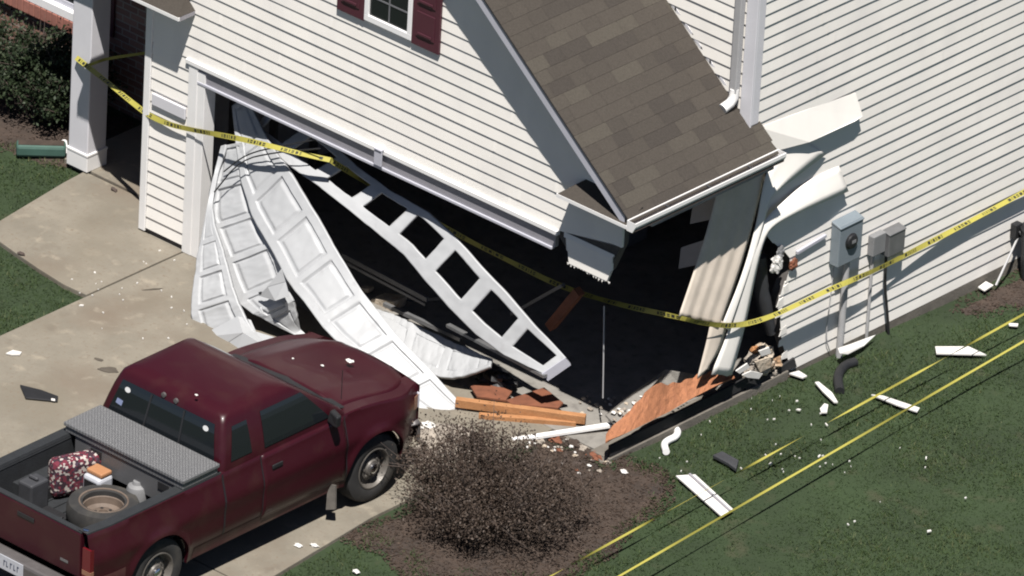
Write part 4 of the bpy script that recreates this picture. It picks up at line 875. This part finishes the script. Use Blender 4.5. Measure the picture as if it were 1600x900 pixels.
# far right, cut by the frame
sp_ = thing('hose_spigot', (.06, 5.9, .3), 'dark wall spigot with a pale leaning pipe near the frame edge', 'spigot')
q = P(1589, 360, x=.06); m = MB(); m.box(.012, q.y - .05, q.z - .08, .09, q.y + .05, q.z + .08); m.tube([(.09, q.y, q.z), (.14, q.y, q.z - .03), (.14, q.y, q.z - .09)], .02, 8); m.build('spigot_body', M['black'], sp_, bevel=.01)
m = MB(); a, b = P(1590, 372, x=.08), P(1556, 446, x=.16); m.tube([a, b], .012, 8); m.build('pipe', M['pipe'], sp_, smooth=True)
q = P(1615, 430, x=.25); ac = thing('trash_bin', (q.x, q.y, -.2), 'dark grey rounded bin standing against the side wall at the frame edge', 'bin')
m = MB(); m.lathe([(.0005, 0), (.15, 0), (.165, .06), (.19, .5), (.195, .56), (.0005, .57)], (q.x, q.y + .05, -.2), 'z', 28); m.build('body', M['darkgrey'], ac, smooth=True)
m = MB(); m.lathe([(.20, .562), (.205, .585), (.16, .61), (.0005, .62)], (q.x, q.y + .05, -.2), 'z', 28); m.build('lid', M['black'], ac, smooth=True)

# ================================================================== barrier tapes
def tape(name, pts, wd, label, twist=0., n=110, marks=.11, ink=True, sag=None, spin=0., face=(.58, -.67, .47)):
    """narrow ribbon along pts, twisting slowly; printed marks are strips on its face"""
    pts = resample(smooth_line([Vector(p) for p in pts], 2), n); F = Vector(face); L = 0; A = []; B = []; D = [0]
    for i, p in enumerate(pts):
        d = (pts[min(i + 1, n - 1)] - pts[max(i - 1, 0)]).normalized(); s = d.cross(F).normalized(); u = s.cross(d)
        if i: D.append(D[-1] + (p - pts[i - 1]).length)
        a = spin * D[-1] + twist * math.sin(D[-1] * 2.1) + twist * .5 * noise.noise(Vector((D[-1] * 1.7, 2, 0))); q = s * math.cos(a) + u * math.sin(a); A.append(p + q * wd / 2); B.append(p - q * wd / 2)
    m = MB(); m.grid([[A[i], B[i]] for i in range(n)]); o = tag(m.build(name, M['tape']), label, 'tape')
    if ink:
        m = MB(); c = 0; up = F.normalized() * .003; s = .05; T = D[-1]
        def at(s_, v):
            i = int(np.searchsorted(D, s_)) - 1; i = max(0, min(n - 2, i)); t = (s_ - D[i]) / (D[i + 1] - D[i]); return A[i].lerp(A[i + 1], t).lerp(B[i].lerp(B[i + 1], t), v)
        while s < T - .08:
            l_ = random.choice((.012, .018, .03, .04)) * (wd / .06)
            if c % 8 < 6:
                for v0, v1 in ((.22, .42), (.55, .78)) if c % 2 else ((.22, .78),): m.face([at(s, v0) + up, at(s + l_, v0) + up, at(s + l_, v1) + up, at(s, v1) + up])
                s += l_ + .02 * (wd / .06)
            else: s += .09
            c += 1
        m.build('tape_print', M['tapeink'], o)
    return o
tape('barrier_tape', [P(119, 90, y=.44), P(165, 126, y=.30), P(200, 155, y=.12), P(232, 180, y=-.03), P(262, 194, y=-.05), P(300, 203, y=-.06), P(345, 211, y=-.12), P(390, 220, y=-.2), P(430, 230, y=-.2), P(470, 240, y=-.12), P(516, 250, y=-.02)], .054, 'yellow printed tape stretched from the porch column across the garage door', twist=.5)
tape('barrier_tape', [P(132, 104, y=.44), P(152, 97, y=.46), P(165, 92, y=.60), P(232, 82, y=.9)], .03, 'thin yellow tape end wrapped behind the porch column into the dark entry', twist=.3, n=40, ink=False)
tape('barrier_tape', [P(516, 250, y=.0), P(560, 278, y=.35), P(600, 300, y=.8), P(720, 370, y=1.0), P(800, 410, y=1.1), P(880, 450, y=1.1), P(970, 477, y=.9), P(1058, 495, x=.13), P(1100, 506, x=.17), P(1150, 510, x=.19), P(1200, 497, x=.17), P(1250, 474, x=.16), P(1290, 455, x=.16), P(1340, 434, x=.155), P(1370, 421, x=.14), P(1420, 396, x=.085), P(1500, 354, x=.05), P(1560, 322, x=.055), P(1640, 278, x=.07), P(1750, 215, x=.1)], .054, 'yellow printed tape pulled through the torn corner and along the side wall', twist=.6, n=220)
def lawn_tape(a, b, h0, h1, label, twist, wd, sag, spin):
    A_, B_ = P(*a, z=-.2 + h0), P(*b, z=-.2 + h1); pts = [A_.lerp(B_, t) - Vector((0, 0, sag * 4 * t * (1 - t))) for t in np.linspace(0, 1, 8)]
    return tape('barrier_tape', pts, wd, label, twist=twist, n=600, spin=spin, ink=False)
lawn_tape((1760, 440), (930, 922), .33, .33, 'taut yellow tape low over the lawn, nearest the bottom right corner', .55, .022, .0, 0.)
lawn_tape((1760, 402), (830, 917), .30, .30, 'twisted yellow tape low over lawn and mulch, nearer the house of the two', 1.3, .022, .0, 0.55)

# ================================================================== debris
def quadpiece(name, px, z, label, th=.012, m_='chip', group=None, tilt=0., cat='siding scrap'):
    mb = MB(); v = [GP(a, b, .04) if z < -.1 else P(a, b, z=z) for a, b in px]
    v = [Vector((p.x, p.y, p.z + tilt * i / len(v))) if z < -.1 else Vector((p.x, p.y, z + .004 + tilt * i / len(v))) for i, p in enumerate(v)]
    mb.prism(v, (0, 0, th)); return tag(mb.build(name, M[m_]), label, cat, group)
Zg = -.16
def plank_px(name, pts, label, lip=True):
    mb = MB(); v = [GP(a, b, .045) for a, b in pts]; mb.prism(v, (0, 0, .014))
    o = tag(mb.build(name, M['chip']), label, 'siding scrap')
    if lip:
        mb = MB(); a, b = v[1].lerp(v[0], .3), v[2].lerp(v[3], .3); mb.beam(a + Vector((0, 0, .02)), b + Vector((0, 0, .02)), .022, .02); mb.build('folded_lip', M['header'], o)
    return o
plank_px('siding_piece', [(1056, 745), (1086, 743), (1146, 798), (1128, 809)], 'long white siding piece with a dark seam lying across the lawn under the tapes')
plank_px('siding_piece', [(1461, 543), (1513, 543), (1541, 556), (1463, 554)], 'flat white siding offcut with a pointed end, alone on the upper lawn', lip=False)
plank_px('siding_piece', [(1361, 618), (1380, 620), (1437, 639), (1433, 645), (1400, 634)], 'thin white siding sliver on the lawn between the two tapes', lip=False)
plank_px('siding_piece', [(1273, 599), (1279, 598), (1300, 615), (1309, 630), (1303, 630), (1285, 613)], 'narrow curved white sliver on the grass below the electric meter', lip=False)
plank_px('siding_piece', [(1233, 585), (1248, 581), (1261, 589), (1254, 592)], 'small pointed white scrap beside the foundation at the torn edge', lip=False)
plank_px('siding_piece', [(1281, 640), (1288, 632), (1294, 634), (1292, 646), (1283, 646)], 'small rounded white scrap under the curved sliver on the grass', lip=False)
m = MB(); m.prism([P(a, b, x=c3) for a, b, c3 in [(1309, 545, .16), (1330, 538, .12), (1368, 524, .10), (1350, 541, .17), (1325, 554, .22), (1312, 553, .22)]], (0, 0, .008)); tag(m.build('siding_piece', M['chip']), 'bent white siding scrap lying at the foot of the meter conduit', 'siding scrap')
quadpiece('siding_piece', [(1528, 450), (1540, 442), (1552, 449), (1538, 459)], Zg, 'small white square scrap at the foot of the leaning pipe', tilt=.03)
quadpiece('siding_piece', [(1575, 506), (1591, 507), (1590, 511), (1577, 510)], Zg, 'tiny white strip on the mulch at the far right', tilt=.0)
m = MB(); m.tube(smooth_line([GP(1041, 706, .045), GP(1037, 694, .045), GP(1044, 688, .045), GP(1056, 683, .045), GP(1060, 674, .045), GP(1052, 668, .045), GP(1044, 670, .045)]), .036, 12); tag(m.build('gutter_elbow', M['trim'], smooth=True), 'white downspout elbow lying on the grass below the orange sheathing', 'downspout elbow')
m = MB(); v = [GP(a, b, .03) for a, b in [(1113, 716), (1128, 710), (1154, 724), (1150, 738), (1136, 728)]]; m.prism(v, (0, 0, .04)); tag(m.build('broken_trim', M['darkgrey'], bevel=.008), 'dark broken plastic piece on the lawn above the long siding', 'plastic scrap')
m = MB(); m.tube(smooth_line([GP(1336, 566, .03), GP(1318, 572, .03), GP(1308, 588, .03), GP(1312, 612, .03)]), [.05] * len(smooth_line([Vector()] * 4)), 10)
o = tag(m.build('black_pipe', M['black'], smooth=True), 'curved dark drain pipe on the grass below the meter conduit', 'pipe')
m = MB(); v = [P(a, b, z=0.004) for a, b in [(31, 603), (64, 611), (91, 621), (90, 629), (40, 624)]]; m.prism(v, (0, 0, .018)); pn = tag(m.build('plastic_scrap', M['black'], bevel=.006), 'black plastic trim panel lying on the driveway left of the truck', 'plastic panel')
m = MB(); v = [P(a, b, z=0.023) for a, b in [(80, 623), (86, 624), (86, 627), (80, 626)]]; m.prism(v, (0, 0, .006)); m.build('screw_tab', M['chip'], pn)
quadpiece('white_scrap', [(9, 554), (20, 549), (34, 552), (31, 556), (18, 556)], 0, 'bent white scrap on the concrete at the left frame edge', cat='siding scrap')
for (a, b, lb) in [(466, 852, 'left of the two white flakes on concrete beside the truck shadow'), (491, 852, 'right of the two white flakes on concrete beside the truck shadow'), (557, 893, 'white flake in the grass at the bottom edge below the bush'), (975, 737, 'white flake on dark mulch right of the bush'), (921, 727, 'white crumb on dark mulch close to the bush')]:
    m = MB(); crumple(m, P(a, b, z=.01) if a < 500 else GP(a, b, .03), .045 if a not in (921,) else .03, 12, seed=a, sq=(1, .6, .3)); tag(m.build('white_flake', M['chip']), lb, 'debris')
def sprinkle(n, region, zf, group, label, sz=(.005, .013)):
    k = 0
    while k < n:
        px, py = random.uniform(region[0], region[2]), random.uniform(region[1], region[3]); p = GP(px, py, .04) if zf else P(px, py, z=0)
        if zf and p.x < .1: continue
        zz = p.z if zf else .002
        s = random.uniform(*sz) if random.random() < .85 else sz[1] * 1.7; a = random.uniform(0, 3); m = MB(); q = Vector((p.x, p.y, zz)); u = Vector((math.cos(a), math.sin(a), .1)) * s; v = Vector((-math.sin(a), math.cos(a), 0)) * s * random.uniform(.3, .8)
        m.prism([q - u - v, q + u - v * .6, q + u * .8 + v, q - u * .7 + v * .8], (0, 0, .012)); tag(m.build('debris_chip', M['chip']), label, 'debris', group); k += 1
sprinkle(34, (1030, 600, 1330, 740), True, 'white chips scattered on the lawn', 'tiny white chip in the grass below the torn wall')
sprinkle(10, (1180, 700, 1560, 860), True, 'white specks on the open lawn', 'tiny white speck on the open lawn right of the tapes')
sprinkle(26, (100, 360, 300, 560), False, 'white chips on the driveway', 'tiny white chip on the concrete left of the garage door')
# lumber and broken base where the front wall stood
m = MB(); m.beam(P(712, 628, z=.07), P(915, 655, z=.07), .07, .09); tag(m.build('lumber', M['lumber'], bevel=.006), 'longer pale orange board lying along the broken doorway, upper of two', 'board')
m = MB(); m.beam(P(748, 652, z=.0), P(900, 664, z=.0), .06, .09); tag(m.build('lumber', M['lumber'], bevel=.006), 'shorter orange board just below the longer one, partly behind the bush', 'board')
m = MB(); v = [P(a, b, z=.10) for a, b in [(790, 628), (850, 608), (880, 632), (872, 640), (800, 634)]]; m.prism(v, (0, 0, .02)); tag(m.build('wood_scrap', M['redwood']), 'reddish brown splintered board behind the orange lumber', 'board')
m = MB(); v = [P(a, b, z=.06) for a, b in [(735, 606), (765, 600), (800, 614), (790, 628), (745, 622)]]; m.prism(v, (0, 0, .02)); tag(m.build('wood_scrap', M['redwood']), 'dark red wood scrap beside the end of the white door section', 'board')
m = MB(); m.beam(P(800, 688, z=-.02), P(955, 664, z=.06), .06, .035); tag(m.build('trim_board', M['trim'], bevel=.004), 'long white trim board leaning on the foundation corner above the bush', 'trim board')
m = MB(); m.beam(P(949, 682, z=-.0), P(962, 702, z=-.12), .03, .03); tag(m.build('trim_piece', M['trim'], bevel=.006), 'short white strip standing at the corner of the orange sheathing', 'trim piece')
out_ = [P(946, 690, x=.10), P(978, 677, x=.10), P(1010, 661, x=.11), P(1046, 643, x=.11), P(1080, 623, x=.12), P(1147, 588, x=.12)]
inn = [P(a, b, x=-.01) for a, b in [(1143, 580), (1134, 583), (1126, 577), (1118, 583), (1110, 579), (1101, 586), (1090, 584), (1083, 591), (1071, 592), (1064, 599), (1052, 597), (1044, 603), (1034, 598), (1026, 601), (1018, 606), (1010, 612), (1003, 622), (993, 630), (984, 642), (970, 655), (958, 664), (947, 678)]]
m = MB(); A_ = resample(out_, 60); B_ = resample(inn[::-1], 60)
m.grid([[A_[k].lerp(B_[k], t / 6) + Vector((.006, 0, .006)) * noise.noise(Vector((k * .5, t * .9, 3))) for t in range(7)] for k in range(60)]); tag(m.build('sheathing_panel', M['osb'], solid=.02), 'torn orange wood sheathing lying along the top of the side foundation', 'sheathing')
m = MB(); bd_ = [(946, 648, .16), (986, 616, .26), (1040, 577, .34), (1096, 587, .30), (1062, 600, .20), (1030, 606, .18), (1008, 618, .17), (985, 648, .16), (962, 664, .15)]  # grey board added and raised to catch sun, standing for the lit slab
m.prism([P(a, b, z=c3) for a, b, c3 in bd_], (0, 0, -.02)); tag(m.build('sunlit_slab_board', M['slab']), 'added grey board raised to stand for the sunlit slab behind the orange sheathing', 'board')
for k in range(40):
    t = random.random() ** 1.4; a, b, z_ = lerp(958, 1085, t), lerp(650, 588, t) + random.uniform(-10, 8), lerp(.18, .33, t)
    m = MB(); crumple(m, P(a, b, z=z_ + .01), random.uniform(.007, .02) * (1.5 if t < .3 else 1), 10, seed=k * 2.3, sq=(1, .8, .5)); tag(m.build('rubble_piece', M[random.choice(['rubble', 'chip', 'foam'])]), 'small pale crumb lying on the added grey board', 'rubble', 'crumbs on the grey board')
hp = thing('insulation_heap', P(1190, 590, x=.03), 'crumpled tan and white insulation heap at the foot of the torn side wall', 'debris heap')
for k, (a, b, r, mm) in enumerate([(1196, 572, .10, 'foam'), (1170, 578, .07, 'rubble'), (1198, 552, .09, 'foam'), (1176, 560, .08, 'rubble'), (1212, 566, .07, 'foam'), (1187, 543, .055, 'foam'), (1180, 546, .045, 'lumber'), (1206, 585, .06, 'rubble')]):
    m = MB(); crumple(m, P(a, b, x=.0), r, 18, seed=k * 3.1, sq=(.8, 1, .75)); m.build('insulation_lump', M[mm], hp)
for pts in ([(1160, 586), (1174, 580), (1192, 584), (1186, 592), (1168, 590)], [(1180, 566), (1203, 558), (1208, 572), (1188, 582)], [(1186, 549), (1202, 543), (1205, 552), (1190, 557)], [(1150, 580), (1168, 568), (1172, 574), (1156, 584)]):
    m = MB(); m.prism([P(a, b, x=.10) for a, b in pts], (-.012, 0, .004)); m.build('torn_sheet', M['foam' if pts[0][0] == 1180 else 'chip'], hp)
m = MB(); crumple(m, P(672, 671, z=.02), .12, 14, seed=2.2, sq=(1, .6, .6)); tag(m.build('concrete_chunk', M['chip']), 'white broken chunk by the front bumper of the pickup', 'rubble')
for k in range(90):
    a, b = random.uniform(690, 960), random.uniform(655, 712); a2 = lerp(a, 790, .3)
    if k > 60: a2, b = random.uniform(905, 1020), random.uniform(618, 660)
    z_ = .015 if k > 60 else -.03
    m = MB(); crumple(m, P(a2, b, z=z_), random.uniform(.012, .035), 10, seed=k * 1.7, sq=(1, .7, .6)); tag(m.build('rubble_piece', M[random.choice(['rubble', 'chip', 'rubble', 'foam'])]), 'small pale lump of rubble along the broken garage corner' if k > 60 else 'small pale lump of rubble behind the dark bush', 'rubble', 'rubble lumps at the garage corner' if k > 60 else 'rubble lumps behind the bush')
m = MB(); rows = []
for i in range(22):
    row = []
    for k in range(14):
        p_ = P(lerp(640, 760, i / 21), lerp(660, 740, k / 13), z=-.03); hgt = .16 * math.sin(math.pi * i / 21) * math.sin(math.pi * k / 13); row.append(Vector((p_.x, p_.y, gz(p_.x, p_.y) + .0 + hgt * (1 + .9 * noise.noise(Vector((i * .45, k * .45, 1)))))))
    rows.append(row)
m.grid(rows); tag(m.build('rubble_heap', M['rubble'], smooth=True), 'low heap of pale crushed rubble between pickup bumper and bush', 'rubble')
for k in range(40):
    a = random.uniform(-.75, .12); b = random.uniform(-.45, .02); zz = gz(a, b) + .02
    m = MB(); crumple(m, (a, b, zz), random.uniform(.008, .03), 10, seed=k * 5.1, sq=(1, .8, .5)); tag(m.build('rubble_piece', M[random.choice(['rubble', 'foam', 'bark', 'redwood', 'chip'])]), 'small broken lump in the dirt at the front foot of the garage corner', 'rubble', 'lumps in the dirt at the corner')
for k in range(16):
    a = lerp(-.70, .03, k / 15) + random.uniform(-.03, .03); m = MB(); crumple(m, (a, random.uniform(-.10, .02), -.045), random.uniform(.04, .085), 14, seed=k * 2.7 + 40, sq=(1.3, .8, .55)); tag(m.build('rubble_piece', M[random.choice(['rubble', 'mulch', 'foundation', 'redwood', 'mulch'])]), 'broken brown or grey clod along the edge of the open slab', 'rubble', 'clods along the slab edge')
# inside the dark garage
for (pts, lb) in [([(1083, 317), (1139, 298), (1125, 340), (1078, 350)], 'upper pale panel added for lit rear wall in the dark garage corner'), ([(1064, 387), (1106, 373), (1097, 412), (1060, 420)], 'lower pale panel added for lit rear wall in the dark garage corner')]:
    m = MB(); m.prism([P(a, b, y=1.9) for a, b in pts], (0, .015, 0)); tag(m.build('lit_wall_panel', M['drywall']), lb, 'drywall')  # pale panels added where patches of the lit rear wall show
m = MB(); m.tube([P(944, 478, y=.35), P(943, 560, y=.33), P(942, 622, y=.32)], .007, 6); tag(m.build('hanging_cable', M['pipe']), 'thin pale cable hanging straight down in the open garage corner', 'cable')
m = MB(); m.beam(P(905, 455, y=.6), P(860, 510, y=.6), .09, .09); tag(m.build('broken_stud', M['redwood']), 'reddish broken stud leaning below the torn pier', 'stud')
m = MB(); m.beam(P(800, 490, y=.9), P(880, 445, y=.9), .05, .03); tag(m.build('steel_strut', M['fluor']), 'dim grey strut slanting in the dark behind the windowed door section', 'strut')
for k, (a, b, r, lb) in enumerate([(572, 452, .07, 'small pale carton scrap in the gap above the lower track'), (607, 472, .16, 'tan cardboard heap in the gap between door sections')]):
    m = MB(); q = P(a, b, y=.7); m.box(q.x - r, q.y - r * .6, q.z - r * .4, q.x + r, q.y + r * .6, q.z + r * .4); v = [Vector(p) for p in m.v]; m.v = [(p.x + .2 * (p.z - q.z), p.y, p.z + .3 * (p.x - q.x)) for p in v]; tag(m.build('carton', M['foam'], bevel=.01), lb, 'carton')
m = MB(); crumple(m, P(775, 590, z=.1), .17, 20, seed=9, sq=(1.2, .8, .6)); tag(m.build('crumpled_sheet', M['black']), 'black crumpled debris under the tip of the bent door section', 'debris')

sh = thing('storage_shelf', (-3.2, 5.6, 0), 'dim steel shelf at the back of the dark garage', 'shelf')
for z in (.5, 1.0, 1.5, 2.0): m = MB(); m.box(-4.4, 5.4, z, -2.0, 5.85, z + .03); m.build('shelf_board', M['fluor'], sh)
for x in (-4.4, -2.04):
    for y in (5.4, 5.81): m = MB(); m.box(x, y, 0, x + .04, y + .04, 2.05); m.build('shelf_post', M['fluor'], sh)
for k, (x, y, z, a, b, c3, mm, lb) in enumerate([(-4.0, 5.6, .53, .5, .38, .35, 'foam', 'dim tan carton on the left of the garage shelf'), (-2.6, 5.6, .53, .4, .36, .3, 'chip', 'dim white carton on the right of the garage shelf'), (-3.1, 3.4, 0, .7, .5, .45, 'util', 'dim grey crate on the garage floor'), (-1.2, 4.6, 0, .5, .6, .8, 'foam', 'dim tan carton standing deep in the garage beside the side wall')]):
    m = MB(); m.box(x - a / 2, y - b / 2, z, x + a / 2, y + b / 2, z + c3); tag(m.build('carton', M[mm], bevel=.01), lb, 'carton')
# ================================================================== plants and left side
def shrub(name, c, rx, ry, h, nl, m_, label, cat, leaf=(.012, .022), stems=60, shell=.45, up=.12, sparse=0):
    root = thing(name, c, label, cat); m = MB(); tips = []
    for k in range(stems):
        a = random.uniform(0, 2 * math.pi); r = math.sqrt(random.random()); t = Vector((c[0] + rx * r * math.cos(a) * .95, c[1] + ry * r * math.sin(a) * .95, c[2] + h * random.uniform(.55, 1.05) * (1 - .45 * r * r)))
        b = Vector((c[0] + random.uniform(-.12, .12) + .25 * (t.x - c[0]), c[1] + random.uniform(-.12, .12) + .25 * (t.y - c[1]), c[2])); md = b.lerp(t, .5) + Vector((random.uniform(-.06, .06), random.uniform(-.06, .06), .06)); m.tube([b, md, t], [.008, .0055, .003], 4); tips.append((b, md, t))
        for q in range(3):
            s = md.lerp(t, random.random()); e = s + Vector((random.uniform(-.2, .2), random.uniform(-.2, .2), random.uniform(.02, .22))); m.tube([s, e], [.004, .002], 3); tips.append((md, s, e))
    m.build('stem', M['bark'], root)
    n = nl; pw = rng.gamma(.8, 1., len(tips)); idx = rng.choice(len(tips), n, p=pw / pw.sum()); tt = rng.random(n) ** .6; low = rng.random(n) < .3; C = np.zeros((n, 3))
    T = np.array([[list(a), list(b), list(c2)] for a, b, c2 in tips]); C = T[idx, 1] * (1 - tt)[:, None] + T[idx, 2] * tt[:, None] + rng.normal(0, up * .45, (n, 3)) * np.array([1, 1, .7])
    C[low] = T[idx[low], 0] * (1 - tt[low])[:, None] + T[idx[low], 1] * tt[low][:, None] + rng.normal(0, up * .6, (low.sum(), 3)); C[:, 2] = np.maximum(C[:, 2], c[2] + .02); a, b = rand_rot(n); L = rng.uniform(*leaf, n)[:, None]; W = L * rng.uniform(.4, .7, n)[:, None]
    V = np.stack([C - a * L, C - b * W, C + a * L, C + b * W], 1).reshape(-1, 3) - np.array(c)
    me = bpy.data.meshes.new('crown'); me.from_pydata(V.tolist(), [], np.arange(4 * n).reshape(n, 4).tolist()); at = me.attributes.new('tone', 'FLOAT', 'FACE'); at.data.foreach_set('value', np.clip(rng.beta(1.5, 2.6, n), 0, 1).astype(np.float32)); me.materials.append(M[m_])
    o = bpy.data.objects.new('crown', me); SC.collection.objects.link(o); o.parent = root; return root
q = P(755, 826, z=-.12); shrub('shrub', (q.x, q.y + .02, -.10), 1.18, .92, 1.00, 27000, 'leafD', 'sparse dark brown twiggy bush in the mulch beside the pickup front', 'bush', leaf=(.008, .019), stems=170, up=.19)
q = P(50, 190, z=0); shrub('evergreen_shrub', (q.x - .05, q.y + .28, -.03), .85, .60, 1.0, 16000, 'leafG', 'dense dark evergreen shrub beside the white porch column', 'shrub', leaf=(.014, .03), stems=110, up=.13)
q = P(-60, 120, z=0); shrub('evergreen_shrub', (q.x - .2, q.y + .1, -.03), .7, .5, .8, 6000, 'leafG', 'dark shrub at the left frame edge below the brick sill', 'shrub', leaf=(.014, .03), stems=60, up=.13)
q0, q1 = P(25, 238, z=0), P(103, 240, z=0); pb = thing('planter_box', ((q0.x + q1.x) / 2, (q0.y + q1.y) / 2, 0), 'long green plastic splash block lying below the evergreen shrub', 'splash block')
m = MB(); m.beam(q0 + Vector((0, 0, .05)), q1 + Vector((0, 0, .05)), .17, .13); m.build('trough', M['greenbox'], pb, bevel=.03)
m = MB(); m.beam(q0.lerp(q1, .04) + Vector((0, 0, .117)), q0.lerp(q1, .96) + Vector((0, 0, .117)), .11, .008); m.build('soil', M['mulch'], pb)
m = MB(); q = P(101, 229, z=.06); m.tube([q + Vector((-.05, .04, .02)), q, q + Vector((.02, -.02, -.06))], .035, 10); tag(m.build('drain_elbow', M['trim'], smooth=True), 'small white drain elbow between the green trough and porch column', 'drain elbow')
for k, (a, b) in enumerate([(33, 396), (178, 296)]):
    m = MB(); crumple(m, P(a, b, z=.02), .035, 10, seed=k + 20, sq=(1.3, .8, .5)); tag(m.build('leaf_clump', M['bark']), ['dark leaf clump on the lower edge of the walkway', 'dark leaf litter on the walkway joint near the porch'][k], 'leaf litter')

for a, b, z_, sz_, lb in [(547, 564, 1.13, .042, 'largest white chip, lying on the far edge of the maroon hood'), (504, 571, 1.13, .018, 'small white chip in the middle of the maroon hood'), (458, 560, 1.13, .014, 'tiny white chip on the maroon hood close to the windshield'), (307, 617, 1.66, .02, 'small white chip lying on the maroon cab roof')]:
    q = P(a, b, z=z_); m = MB(); crumple(m, q, sz_, 12, seed=a, sq=(1, .7, .25)); tag(m.build('white_flake', M['chip']), lb, 'debris')
